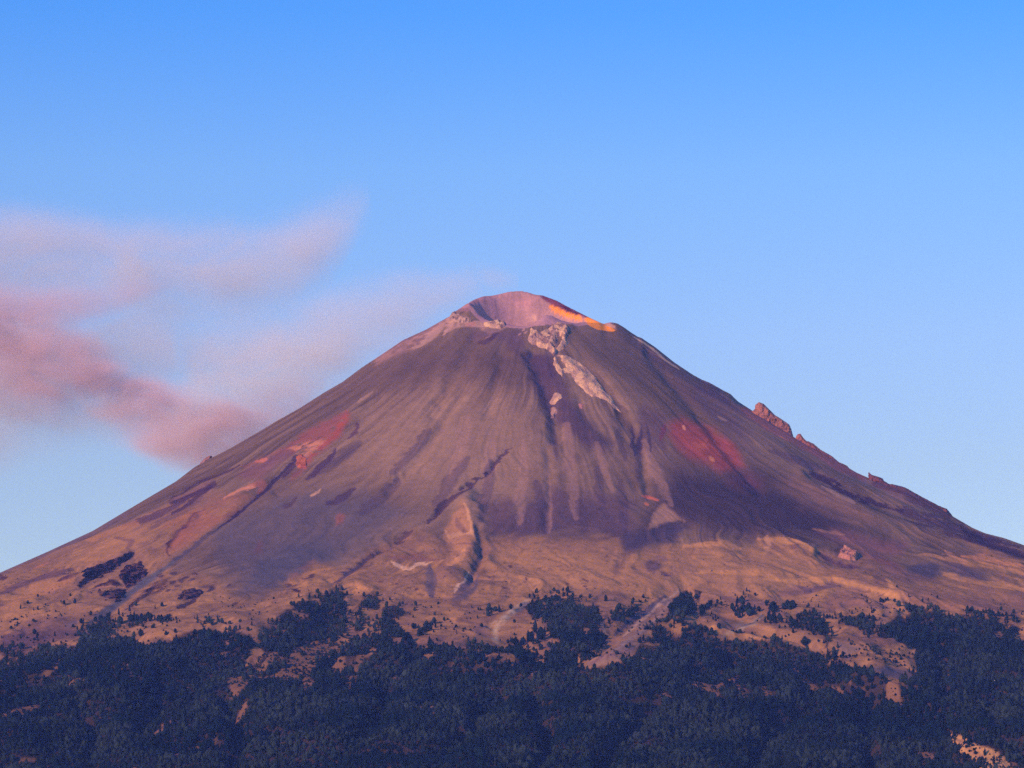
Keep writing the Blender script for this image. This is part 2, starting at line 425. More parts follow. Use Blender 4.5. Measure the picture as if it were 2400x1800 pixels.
for (x, y, x2, y2, wd) in [(1010, 990, 940, 1090, 15), (930, 930, 850, 1020, 14), (780, 960, 690, 1020, 12), (1060, 1000, 1040, 1120, 16), (1160, 1040, 1180, 1150, 14), (1340, 1040, 1350, 1140, 13), (1290, 1010, 1300, 1100, 13), (860, 1040, 780, 1110, 16), (1250, 1080, 1260, 1150, 16), (1190, 900, 1200, 990, 10), (1330, 930, 1350, 990, 9), (1375, 960, 1382, 1040, 8)]:
    stroke('P', [(x, y), ((x + x2) / 2, (y + y2) / 2), (x2, y2)], wd, (76, 62, 96), 0.5)

# tan grass and pumice slopes below the ash
TAN = (143, 107, 96)
TANP = tr('1', [(-2800, 900), (-60, 600), (0, 570), (200, 500), (420, 410), (560, 370), (700, 300), (820, 240), (960, 160), (1080, 110), (1150, 80), (1200, 110), (1340, 160), (1330, 200), (1250, 290), (1140, 380), (1020, 450), (930, 520), (960, 570), (1100, 560), (1210, 620), (1300, 700), (1420, 720), (1560, 640), (1660, 580), (1740, 500), (1800, 520)]) + \
       tr('2', [(0, 560), (200, 420), (400, 340), (470, 340), (560, 400), (590, 300), (650, 190), (680, 170), (720, 280), (760, 400), (800, 385), (900, 370), (1050, 380), (1200, 385), (1350, 380), (1450, 370), (1550, 385), (1575, 480), (1640, 480), (1680, 430), (1780, 410)]) + \
       tr('3', [(0, 425), (90, 425), (170, 400), (240, 425), (290, 460), (370, 460), (420, 380), (500, 365), (600, 375), (700, 420), (780, 450), (900, 480), (1020, 440), (1120, 500), (1220, 540), (1290, 590), (1430, 600), (1600, 610), (1730, 600), (1700, 520), (1600, 430), (1480, 370), (1600, 380), (1760, 440), (1900, 480), (2100, 560)]) + [(3700, 1400), (3700, 2600), (-1200, 2600), (-1200, 1500)]
pm = poly_sd(TANP, wu, wv + slope_st * 14)
am = sstep(-8, 22, pm) * (V > 1080) * front
tan_c = alb(TAN)
mixc(C, tan_c, am)
GUL = fbm(A1 * 75, R / 330, 4, 161, 0.6)
TANM = am
mixc(C, alb((174, 128, 104)), am * 0.6 * sstep(0.1, 0.6, n_mid + 0.5 * n_big))
mixc(C, alb((108, 82, 94)), am * 0.55 * sstep(0.12, 0.5, GUL + 0.2 * n_mid))
mixc(C, alb((186, 132, 102)), am * 0.4 * sstep(0.1, 0.5, -GUL + 0.2 * n_big))
mixc(C, alb((104, 78, 90)), am * 0.45 * sstep(0.15, 0.55, n_fin + 0.4 * n_mid))
mixc(C, alb((122, 92, 102)), am * 0.6 * sstep(0.0, -0.6, n_mid + 0.6 * n_big))
patch('P', [(1050, 1180), (1300, 1180), (1420, 1190), (1700, 1190), (1800, 1240), (2212, 1290), (2212, 1350), (1700, 1300), (1400, 1290), (1100, 1290)], (172, 126, 104), 0.6, 26, 1.5, 0)
patch('P', [(0, 1290), (120, 1230), (260, 1150), (330, 1120), (300, 1170), (160, 1260), (60, 1330), (0, 1350)], (172, 124, 100), 0.6, 20, 1.5, 10)
for pts in [[(1650, 1255), (1800, 1250), (1960, 1290), (2212, 1330)], [(1800, 1290), (1880, 1275), (2000, 1290)], [(1500, 1235), (1640, 1240), (1720, 1262)], [(1990, 1195), (2100, 1215), (2212, 1240)], [(2040, 1240), (2212, 1275)], [(1480, 1180), (1560, 1175), (1600, 1190)], [(1640, 1165), (1720, 1170), (1780, 1200)]]:
    stroke('P', pts, 7, (200, 142, 106), 0.55)
for pts in [[(1560, 1290), (1640, 1310), (1700, 1330)], [(1840, 1300), (1940, 1310)], [(1420, 1205), (1440, 1212)], [(1900, 1230), (2020, 1250)], [(1680, 1285), (1760, 1270)], [(2090, 1300), (2200, 1330)]]:
    stroke('P', pts, 9, (122, 92, 108), 0.6)
# grey-purple band under the left skyline, streaks on the left flank
LF = [([(0, 575), (200, 492), (420, 388), (640, 270), (700, 250)], 10, (112, 92, 116), .7), ([(0, 690), (150, 630), (260, 590), (400, 560)], 7, (98, 74, 98), .85),
      ([(330, 620), (400, 590), (430, 575)], 5, (70, 48, 82), .9), ([(680, 320), (760, 290), (900, 240), (980, 190), (1100, 120), (1200, 90)], 6, (86, 62, 92), .8),
      ([(840, 330), (900, 280), (1000, 240), (1120, 160)], 8, (104, 78, 100), .6), ([(180, 550), (260, 520)], 5, (168, 112, 98), .6), ([(500, 400), (640, 340), (760, 300)], 9, (182, 126, 96), .5),
      ([(0, 760), (200, 700), (330, 640)], 7, (178, 124, 98), .5), ([(260, 690), (380, 620), (560, 500)], 7, (176, 122, 98), .4), ([(900, 330), (1000, 280), (1100, 210)], 8, (150, 100, 88), .6),
      ([(640, 380), (740, 400), (700, 430)], 5, (90, 66, 96), .5), ([(1240, 250), (1330, 230), (1260, 290)], 7, (84, 60, 90), .5), ([(1340, 110), (1420, 80)], 5, (190, 120, 110), .7), ([(1240, 160), (1300, 130), (1400, 90)], 3.5, (180, 130, 120), .7),
      ([(0, 900), (200, 820), (420, 800), (520, 770)], 12, (160, 116, 100), .4), ([(0, 980), (200, 900), (400, 860)], 30, (104, 80, 102), .6), ([(370, 880), (430, 850)], 7, (92, 86, 120), .6)]
for pts, wd, c, op in LF: stroke('1', pts, wd, c, op)
patch('1', [(0, 900), (160, 880), (420, 870), (470, 900), (420, 960), (240, 980), (0, 1060)], (92, 72, 98), 0.75, 16)
stroke('1', [(0, 605), (24, 603)], 10, (74, 52, 80), .9)
# blue-grey ash wash running down on the left
patch('1', [(960, 500), (1080, 430), (960, 530), (860, 620), (740, 700), (640, 790), (540, 850), (500, 870), (490, 845), (560, 780), (680, 700), (780, 610), (870, 560)], (88, 86, 116), 0.95, 6, .5)
# dark crags on the left
for poly in [[(420, 640), (470, 600), (480, 570), (540, 530), (600, 510), (700, 475), (745, 465), (735, 500), (680, 520), (620, 560), (560, 590), (500, 620), (440, 655)]]:
    patch('1', poly, (20, 18, 62), 0.97, 2.5, 0.8)
patch('1', [(665, 570), (700, 545), (760, 530), (780, 510), (800, 545), (820, 570), (790, 610), (750, 640), (710, 665), (690, 630), (670, 600)], (26, 20, 64), 0.95, 3, 0.9, 0, 0.7)
patch('1', [(500, 665), (560, 625), (620, 600), (660, 610), (690, 640), (650, 640), (580, 650)], (44, 30, 70), 0.9, 3, 0.9, 0, 0.6)
patch('1', [(540, 680), (620, 660), (700, 660), (690, 700), (650, 735), (600, 720), (560, 705)], (24, 20, 62), 0.95, 3, 0.9, 0, 0.7)
patch('1', [(460, 590), (480, 550), (540, 520), (560, 530), (500, 580)], (60, 44, 74), 0.8, 3, .8, 0, .6)
stroke('1', [(540, 655), (620, 645), (690, 655)], 2.2, (176, 124, 116), .8, .5); stroke('1', [(570, 680), (640, 675), (680, 690)], 1.8, (150, 106, 110), .6, .5)
patch('1', [(940, 600), (860, 620), (800, 670), (730, 730), (680, 790), (720, 770), (800, 710), (880, 680), (930, 650)], (74, 50, 74), 0.85, 5, 0.9, 0, 0.6)
stroke('1', [(860, 650), (780, 710), (700, 780)], 5, (30, 30, 68), .8)
patch('1', [(1000, 690), (1060, 660), (1140, 670), (1200, 625), (1190, 660), (1110, 700), (1040, 730), (980, 720)], (36, 38, 72), 0.9, 3, 1.3, 0, 0.55)
patch('1', [(1130, 640), (1210, 620), (1200, 670), (1140, 680)], (64, 54, 84), 0.7, 4, 1.3, 0, 0.5)
stroke('1', [(1110, 700), (1050, 745), (990, 775)], 5, (44, 38, 72), .85)
for x, y in [(960, 575), (1010, 610), (960, 620), (1080, 575), (940, 665), (1270, 650), (1310, 745), (1030, 600), (900, 600), (980, 640), (1060, 610), (1660, 650), (1630, 640), (1640, 680), (1600, 640), (1700, 600), (1730, 590)]:
    stroke('1', [(x - 14, y + 3), (x + 16, y - 3)], 3.0, (64, 50, 80), .8, 1.2)
stroke('1', [(1620, 660), (1660, 685)], 5, (52, 40, 74), .85)
# jagged fissure on the left shoulder
stroke('1', [(1140, 225), (1100, 235), (1060, 270), (1040, 310), (1000, 340), (985, 380), (950, 400), (930, 440), (930, 480)], 3.6, (58, 36, 78), .95, 1.2)
patch('1', [(1140, 225), (1090, 240), (1040, 300), (980, 370), (930, 430), (960, 440), (1040, 380), (1100, 310)], (120, 76, 92), .6, 5)
patch('1', [(1140, 240), (1240, 260), (1200, 320), (1060, 420), (960, 470), (900, 460), (990, 380), (1070, 310)], (156, 100, 90), .55, 10)
patch('L', [(240, 700), (420, 650), (520, 690), (440, 760), (300, 850), (200, 880), (120, 940), (0, 1040), (0, 900), (60, 830), (150, 770)], (150, 98, 90), .55, 12, 1, 0, .8)
stroke('L', [(800, 440), (740, 480), (660, 560), (600, 620), (480, 730), (380, 810), (290, 880)], 5, (50, 40, 84), .85)
stroke('L', [(290, 880), (180, 960), (60, 1050), (0, 1080)], 6, (70, 62, 98), .6)
stroke('L', [(270, 600), (180, 640), (80, 690), (0, 720)], 9, (72, 50, 86), .8)
stroke('L', [(250, 620), (120, 720), (20, 780)], 6, (66, 46, 84), .8)
stroke('L', [(420, 500), (300, 560), (160, 600), (20, 690)], 3.5, (66, 46, 82), .8)
stroke('L', [(260, 580), (130, 650), (10, 710)], 4, (150, 112, 120), .5)
stroke('L', [(520, 620), (400, 660), (320, 700)], 3.5, (196, 130, 116), .75)
stroke('L', [(520, 610), (570, 600), (540, 650)], 8, (150, 92, 96), .6)
patch('L', [(430, 530), (560, 470), (700, 400), (760, 400), (740, 450), (640, 520), (540, 590), (460, 600), (400, 570)], (118, 80, 104), .7, 12)
stroke('L', [(520, 480), (590, 465), (560, 480)], 4, (200, 120, 112), .8)
# red cinder on the left and the right
patch('L', [(1085, 160), (1110, 210), (1070, 290), (1000, 360), (930, 420), (860, 480), (820, 520), (760, 510), (790, 440), (700, 430), (560, 480), (460, 520), (430, 510), (580, 440), (720, 370), (780, 320), (880, 260), (980, 200)], (142, 82, 92), .8, 12, 1.5, 4, .6)
patch('L', [(1085, 165), (1100, 220), (1060, 290), (980, 360), (900, 430), (840, 490), (830, 450), (900, 380), (1000, 290), (1050, 210)], (162, 80, 78), .75, 9, 1.5, 4, .3)
patch('L', [(720, 400), (840, 350), (960, 340), (900, 400), (830, 440), (770, 440)], (196, 130, 118), .85, 8, 1.6, 0, .35)
patch('L', [(770, 440), (830, 470), (830, 520), (770, 510)], (206, 112, 92), .85, 4, 1, 0, .8)
patch('L', [(740, 540), (820, 500), (800, 560), (720, 600)], (140, 76, 96), .6, 10)
stroke('L', [(800, 435), (760, 450), (745, 500), (690, 560)], 6, (64, 46, 84), .85)
stroke('L', [(1150, 240), (1130, 290), (1090, 330)], 5, (78, 48, 86), .7)
stroke('L', [(1000, 400), (960, 470), (900, 520), (830, 590)], 8, (70, 50, 88), .8)
patch('R', [(275, 680), (340, 640), (430, 670), (560, 720), (630, 780), (680, 850), (690, 920), (580, 950), (480, 910), (390, 880), (310, 820), (262, 740)], (138, 72, 84), .95, 20, 1.4, 3, 0)
patch('R', [(310, 700), (400, 720), (500, 760), (580, 800), (600, 850), (520, 860), (420, 830), (340, 780)], (150, 76, 82), .8, 22, 1.7, 3, 0)
patch('R', [(400, 780), (480, 770), (500, 820), (440, 840)], (176, 96, 82), .6, 8, 1.8, 0, .4)
stroke('R', [(490, 855), (520, 885)], 5, (196, 126, 106), .8)
stroke('R', [(350, 695), (362, 710)], 4, (214, 140, 120), .9)
patch('R', [(640, 900), (800, 980), (760, 1060), (600, 1000)], (100, 60, 96), .55, 30, 1, 16)
stroke('R', [(255, 690), (240, 730), (225, 770)], 6, (110, 60, 90), .8)
patch('R', [(120, 690), (135, 800), (120, 860), (90, 800), (100, 740)], (48, 42, 86), .85, 6, 1, 14)
stroke('R', [(70, 700), (75, 790), (85, 850)], 5, (62, 50, 88), .8)
stroke('R', [(150, 690), (165, 760), (170, 830)], 4, (64, 52, 88), .7)
# red-brown patches lower left
patch('L', [(1030, 780), (1070, 800), (1050, 850), (990, 870), (1000, 820)], (140, 88, 88), .8, 6)
stroke('L', [(1120, 640), (1060, 690), (1000, 720), (960, 730)], 8, (70, 52, 88), .75)
stroke('L', [(760, 690), (720, 740), (690, 760)], 8, (74, 52, 86), .6)
stroke('L', [(915, 645), (860, 690)], 4, (196, 150, 136), .8)
stroke('L', [(1240, 40), (1150, 100)], 3, (160, 126, 130), .6)
patch('L', [(530, 960), (570, 980), (560, 1040), (500, 1040)], (112, 74, 96), .55, 10)
patch('L', [(900, 1050), (860, 1120), (760, 1190), (700, 1190), (800, 1100)], (128, 88, 96), .6, 10, 1.2, 0, .6)
# long dark gullies crossing the middle
stroke('L', [(2080, 385), (2030, 420), (1975, 485), (1945, 545)], 3.5, (66, 46, 88), .75)
stroke('L', [(1930, 555), (1870, 590), (1800, 640), (1720, 695), (1640, 770), (1570, 850)], 6, (62, 44, 82), .8, 1.4, .8)
stroke('L', [(1480, 895), (1400, 950), (1300, 1015), (1200, 1075), (1100, 1150), (1020, 1220)], 6, (72, 52, 84), .7, 1.6, .9)
patch('L', [(1200, 1080), (1130, 1140), (1060, 1200), (980, 1230), (1060, 1150)], (80, 74, 108), .7, 6)
# pale mound, its lit crest painted in as bright strokes
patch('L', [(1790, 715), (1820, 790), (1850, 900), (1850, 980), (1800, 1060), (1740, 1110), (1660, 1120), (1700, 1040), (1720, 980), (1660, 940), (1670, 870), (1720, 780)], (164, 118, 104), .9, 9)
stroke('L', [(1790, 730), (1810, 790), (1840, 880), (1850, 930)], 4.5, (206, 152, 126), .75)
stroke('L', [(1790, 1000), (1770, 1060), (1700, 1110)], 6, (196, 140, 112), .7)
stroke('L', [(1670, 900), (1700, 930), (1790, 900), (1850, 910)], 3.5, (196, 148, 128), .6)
stroke('L', [(1740, 820), (1760, 870), (1800, 890)], 8, (110, 84, 100), .7)
stroke('L', [(1740, 970), (1800, 975), (1850, 985)], 3, (100, 76, 98), .7)
patch('L', [(1850, 840), (1890, 940), (1900, 1040), (1850, 1150), (1820, 1240), (1720, 1300), (1740, 1240), (1820, 1170), (1870, 1060), (1880, 980)], (84, 76, 108), .85, 6)  # shade along the mound's right side, painted into the ground colour
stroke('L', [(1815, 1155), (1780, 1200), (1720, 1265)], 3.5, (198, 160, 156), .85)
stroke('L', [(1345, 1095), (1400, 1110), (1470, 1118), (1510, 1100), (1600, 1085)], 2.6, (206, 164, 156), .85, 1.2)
stroke('L', [(1580, 1110), (1570, 1180), (1590, 1290)], 12, (96, 86, 112), .8)
stroke('2', [(490, 540), (510, 640), (500, 700)], 10, (82, 74, 108), .6)
patch('2', [(600, 730), (640, 690), (720, 640), (760, 560), (770, 600), (740, 680), (690, 730)], (82, 76, 110), .8, 8)
stroke('2', [(270, 500), (380, 490), (540, 500)], 7, (128, 84, 96), .5)
for x, y in [(350, 593), (420, 660), (300, 640), (820, 605), (940, 545), (1250, 635), (1020, 610), (210, 640), (560, 600), (595, 580), (1340, 650), (780, 655), (1800, 580), (900, 660), (1350, 625)]:
    stroke('2', [(x - 9, y - 1), (x + 9, y + 2)], 3.4, (76, 54, 84), .8, 1.3)
# right of centre: little rocks and pale fan
patch('2', [(1790, 190), (1840, 230), (1900, 290), (1840, 300), (1760, 320), (1700, 330), (1720, 270), (1740, 230)], (160, 122, 120), .85, 8)
patch('3', [(0, 270), (20, 290), (0, 310)], (150, 114, 116), .8, 6)
stroke('R', [(130, 1075), (180, 1090), (215, 1105)], 4, (190, 104, 92), .85); stroke('R', [(135, 1115), (150, 1130)], 5, (190, 112, 96), .85)
patch('R', [(20, 1270), (140, 1250), (330, 1215), (380, 1260), (300, 1340), (180, 1350), (60, 1400), (10, 1400)], (74, 64, 98), .85, 14)
patch('2', [(1670, 530), (1720, 505), (1780, 530), (1740, 580), (1690, 575)], (92, 74, 100), .8, 6)
stroke('2', [(1770, 570), (1830, 585)], 4, (92, 70, 98), .7)
patch('2', [(1500, 540), (1570, 480), (1580, 560), (1510, 600)], (128, 94, 100), .6, 10)
# dark bands on the right flank: shading painted in as darker rock colour
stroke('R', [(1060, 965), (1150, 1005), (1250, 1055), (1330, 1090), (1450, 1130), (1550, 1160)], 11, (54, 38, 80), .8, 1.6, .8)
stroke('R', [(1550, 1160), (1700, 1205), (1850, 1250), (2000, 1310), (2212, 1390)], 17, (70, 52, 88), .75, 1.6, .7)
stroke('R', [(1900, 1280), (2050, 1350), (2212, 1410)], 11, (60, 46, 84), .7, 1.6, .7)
stroke('R', [(1100, 1025), (1200, 1070), (1290, 1110)], 4.5, (178, 136, 136), .7)
stroke('R', [(830, 830), (960, 880), (1100, 930)], 9, (84, 66, 96), .6)
stroke('R', [(420, 480), (600, 570), (760, 660), (900, 760)], 11, (84, 64, 98), .55)
stroke('R', [(330, 320), (450, 440), (600, 560)], 11, (82, 62, 96), .5)
stroke('R', [(80, 205), (170, 260), (250, 330), (330, 385)], 3.2, (206, 166, 156), .8, .4)
stroke('R', [(250, 300), (400, 410), (520, 480)], 5, (140, 108, 118), .6)
stroke('R', [(560, 520), (700, 600), (800, 680), (960, 780)], 7, (146, 112, 120), .6)
stroke('R', [(870, 740), (940, 775)], 3, (206, 136, 112), .8)
stroke('R', [(980, 765), (1100, 850), (1200, 920), (1280, 960)], 9, (140, 82, 100), .8, .5)
stroke('R', [(1100, 870), (1240, 950), (1380, 1010), (1500, 1070), (1650, 1130)], 6, (150, 110, 124), .6)
stroke('R', [(1400, 1010), (1560, 1060), (1700, 1130), (1800, 1190)], 11, (94, 60, 88), .75, .6)
stroke('R', [(700, 605), (800, 665), (900, 725), (980, 775), (1100, 842), (1245, 925), (1330, 970)], 16, (146, 92, 104), .85, .8, .6)
stroke('R', [(540, 640), (590, 670)], 4, (160, 130, 134), .6)
patch('R', [(1060, 1270), (1200, 1240), (1400, 1300), (1600, 1330), (1560, 1400), (1400, 1400), (1200, 1340)], (120, 84, 104), .8, 18, 1, 8)
stroke('R', [(1060, 1260), (1150, 1270), (1230, 1280)], 6, (160, 116, 112), .6)
patch('R', [(930, 1340), (990, 1330), (980, 1370), (940, 1380)], (110, 78, 92), .7, 6)
stroke('R', [(920, 1300), (1000, 1330), (1060, 1360)], 3.5, (206, 146, 110), .75)
stroke('R', [(810, 1300), (820, 1350), (800, 1390)], 7, (190, 140, 122), .6)
patch('R', [(1060, 1375), (1120, 1390), (1180, 1430), (1300, 1440), (1310, 1475), (1220, 1465), (1120, 1430)], (78, 60, 96), .9, 5)
patch('R', [(1290, 1370), (1400, 1380), (1520, 1430), (1560, 1500), (1480, 1480), (1380, 1420)], (122, 80, 102), .6, 10)
patch('R', [(1560, 1480), (1640, 1440), (1740, 1440), (1760, 1510), (1700, 1525), (1610, 1510)], (78, 72, 104), .88, 8)
patch('R', [(1740, 1440), (1880, 1440), (2000, 1490), (2030, 1530), (1950, 1540), (1820, 1500)], (90, 76, 106), .75, 12)
stroke('R', [(1790, 1380), (1900, 1440)], 5, (200, 138, 116), .6); stroke('R', [(1880, 1400), (1980, 1410), (2212, 1460)], 6, (196, 132, 104), .6)
patch('R', [(1380, 1510), (1450, 1530), (1480, 1560), (1400, 1560)], (104, 80, 98), .7, 4); patch('R', [(970, 1570), (1100, 1570), (1140, 1560), (1200, 1555), (1100, 1590), (1030, 1610)], (104, 82, 108), .75, 6)
stroke('3', [(650, 660), (700, 680), (790, 645), (870, 640)], 6, (104, 82, 108), .7); stroke('3', [(1170, 610), (1270, 630)], 5, (112, 84, 100), .6)
stroke('3', [(1130, 620), (1180, 650), (1220, 670)], 3, (206, 146, 110), .7)
stroke('3', [(1220, 680), (1255, 720), (1285, 750)], 3, (216, 154, 120), .85, .4); patch('3', [(1200, 670), (1230, 700), (1255, 745), (1220, 730)], (104, 84, 110), .6, 4)
patch('3', [(780, 740), (860, 660), (1000, 650), (1060, 680), (1000, 740), (900, 780), (800, 780)], (134, 98, 106), .7, 12)
# washes of pale debris above the forest
patch('2', [(1080, 690), (1040, 720), (960, 760), (850, 840), (790, 900), (840, 880), (830, 940), (880, 980), (870, 900), (940, 830), (990, 780), (1060, 720)], (186, 160, 158), .85, 6, 1, 0, .7)
patch('2', [(1000, 740), (960, 790), (1000, 790), (1060, 730)], (86, 84, 116), .8, 5)
patch('2', [(760, 870), (820, 860), (800, 950), (740, 930), (700, 880)], (108, 88, 108), .6, 12)
patch('2', [(1870, 670), (1780, 740), (1680, 830), (1560, 920), (1460, 1000), (1350, 1080), (1330, 1110), (1450, 1090), (1600, 1040), (1680, 940), (1760, 860), (1840, 760), (1896, 700)], (118, 100, 118), .9, 14, 1.6, 0, .5)
for pts, wd, c in [([(1870, 670), (1760, 760), (1640, 860), (1560, 930)], 3.5, (172, 142, 146)), ([(1890, 700), (1780, 790), (1700, 860)], 2.6, (150, 124, 138)), ([(1800, 700), (1700, 790), (1600, 840), (1520, 920)], 6, (74, 74, 112)), ([(1700, 880), (1580, 960), (1450, 1040)], 3, (140, 118, 132)), ([(1850, 720), (1700, 880)], 3, (156, 124, 132)), ([(1380, 1080), (1480, 1030), (1620, 1000)], 5, (126, 96, 116))]:
    stroke('2', pts, wd, c, .75, .7)
patch('D', [(1120, 570), (1200, 560), (1240, 700), (1200, 700)], (150, 132, 144), .7, 4)
patch('3', [(430, 800), (380, 840), (320, 870), (230, 930), (220, 950), (300, 910), (400, 860), (460, 810)], (172, 150, 150), .85, 5)
stroke('3', [(450, 800), (390, 850), (320, 880)], 4, (84, 80, 112), .7); stroke('3', [(330, 850), (280, 880)], 7, (140, 122, 130), .6)
patch('3', [(850, 930), (900, 960), (1000, 1000), (950, 1040), (900, 1060), (860, 1000)], (106, 94, 116), .75, 8)
patch('3', [(1010, 1090), (1120, 1080), (1260, 1110), (1300, 1140), (1280, 1170), (1200, 1160), (1100, 1120)], (84, 80, 112), .9, 6)
patch('3', [(1100, 800), (1140, 770), (1170, 800), (1120, 880), (1070, 880)], (112, 92, 114), .6, 10)
patch('3', [(1180, 640), (1220, 720), (1290, 760), (1500, 790), (1800, 820), (1896, 810), (1896, 720), (1600, 690), (1400, 670)], (128, 94, 102), .6, 16)
patch('2', [(560, 800), (620, 780), (680, 800), (640, 860)], (192, 138, 110), .6, 8)
patch('2', [(0, 640), (80, 635), (150, 650), (160, 690), (80, 660), (0, 660)], (196, 138, 108), .8, 6)
patch('2', [(200, 930), (420, 950), (560, 930), (800, 980), (780, 1000), (560, 980), (300, 990)], (110, 86, 104), .6, 10)
# summit
patch('S', [(-300, 760), (0, 620), (200, 500), (400, 380), (520, 300), (470, 420), (380, 470), (300, 560), (180, 640), (60, 720), (-60, 760), (-280, 860)], (172, 128, 142), .8, 14, 1, 8, 1.4)
patch('S', [(400, 400), (520, 380), (620, 430), (760, 460), (900, 450), (930, 480), (860, 530), (800, 560), (740, 630), (760, 560), (680, 500), (640, 500), (560, 500), (480, 520), (380, 560), (330, 600), (360, 500)], (186, 142, 150), .85, 3, 1.2, 0, 1.0)
patch('S', [(760, 455), (840, 445), (920, 455), (925, 490), (880, 520), (790, 500)], (208, 166, 154), .85, 3, 1.2, 0, .6)
patch('S', [(500, 440), (640, 440), (660, 490), (560, 500)], (188, 124, 128), .7, 4, 1.2, 0, .6)
patch('S', [(600, 530), (760, 500), (960, 500), (1100, 500), (1130, 640), (1050, 760), (900, 640), (700, 640), (560, 640)], (88, 66, 100), .6, 14, 1, 10)
stroke('S', [(680, 640), (740, 650), (850, 560)], 6, (70, 50, 86), .7)
for x, y in [(1070, 500), (1120, 480), (1060, 560), (1110, 545), (1080, 520), (1130, 495)]:
    stroke('S', [(x - 12, y + 3), (x + 14, y - 8)], 2.6, (178, 134, 146), .8)
patch('S', [(-350, 720), (0, 600), (0, 620), (-350, 760)], (150, 110, 130), .6, 8)
stroke('S', [(-250, 740), (-60, 630), (200, 500), (380, 395)], 6, (132, 96, 126), .7, .5)
stroke('S', [(60, 690), (250, 570), (360, 470)], 8, (196, 152, 158), .45)
patch('S', [(1120, 700), (1190, 720), (1180, 800), (1140, 820)], (52, 50, 92), .7, 6, 1, 8)
patch('S', [(1190, 740), (1300, 760), (1360, 860), (1380, 950), (1320, 1100), (1280, 1000), (1180, 880)], (70, 54, 90), .6, 12, 1, 10)
# crater: inner walls, pale to mauve; sun glow on the right inner wall painted as an orange band
inner = (R < rimw * 1.04)
mixc(C, alb((174, 130, 150)), inner * 1.0)
mixc(C, alb((150, 112, 150)), inner * sstep(-0.1, 0.5, -n_mid + 0.25 * np.cos(PH * 3)) * 0.6)
mixc(C, alb((170, 128, 150)), inner * sstep(0.1, 0.4, fbm(X / 60, Z / 14, 3, 141)) * 0.5)
cr = (R < rimw * 1.10) & (Y > -200)
patch('S', [(400, 385), (520, 300), (640, 240), (720, 210), (760, 260), (620, 300), (600, 400), (480, 380)], (146, 106, 138), .7, 10, 1, 0, 0, cr)
patch('S', [(1080, 420), (1160, 400), (1240, 410), (1200, 450), (1100, 440)], (226, 172, 168), .8, 6, 1, 0, 0, cr)
patch('S', [(960, 250), (1100, 240), (1200, 250), (1150, 330), (1000, 330)], (206, 140, 160), .6, 20, 1, 0, 0, cr)
patch('S', [(1150, 220), (1270, 215), (1340, 290), (1300, 300), (1200, 280)], (190, 136, 150), .6, 6, 1.4, 0, .5, cr)
patch('S', [(1220, 150), (1340, 210), (1480, 280), (1620, 350), (1720, 410), (1830, 470), (1780, 480), (1700, 430), (1620, 400), (1560, 390), (1450, 350), (1370, 320), (1330, 290), (1260, 240)], (116, 58, 84), .95, 3, 1, 0, 0, R < rimw * 1.3)
patch('S', [(1420, 300), (1500, 310), (1560, 350), (1640, 380), (1560, 380), (1470, 340)], (72, 34, 66), .9, 3, .8, 0, 0, cr)
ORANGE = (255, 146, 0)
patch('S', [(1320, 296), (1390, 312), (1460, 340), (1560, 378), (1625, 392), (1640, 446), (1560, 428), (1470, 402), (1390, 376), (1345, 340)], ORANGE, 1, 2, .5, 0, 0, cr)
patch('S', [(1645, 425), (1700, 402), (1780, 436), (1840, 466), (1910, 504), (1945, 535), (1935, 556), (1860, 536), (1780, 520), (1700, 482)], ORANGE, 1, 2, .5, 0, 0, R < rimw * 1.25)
patch('S', [(1840, 460), (1900, 455), (1935, 480), (1950, 530), (1900, 510), (1850, 480)], (216, 160, 156), .9, 3, .8, 0, 0, R < rimw * 1.3)

# scattered dark tussocks and stones on the tan slopes
tus = sstep(0.50, 0.72, fbm(X / 16, Y / 26, 2, 151) + 0.25 * fbm(X / 200, Y / 200, 2, 152)) * TANM
mixc(C, alb((100, 76, 92)), tus * 0.55)

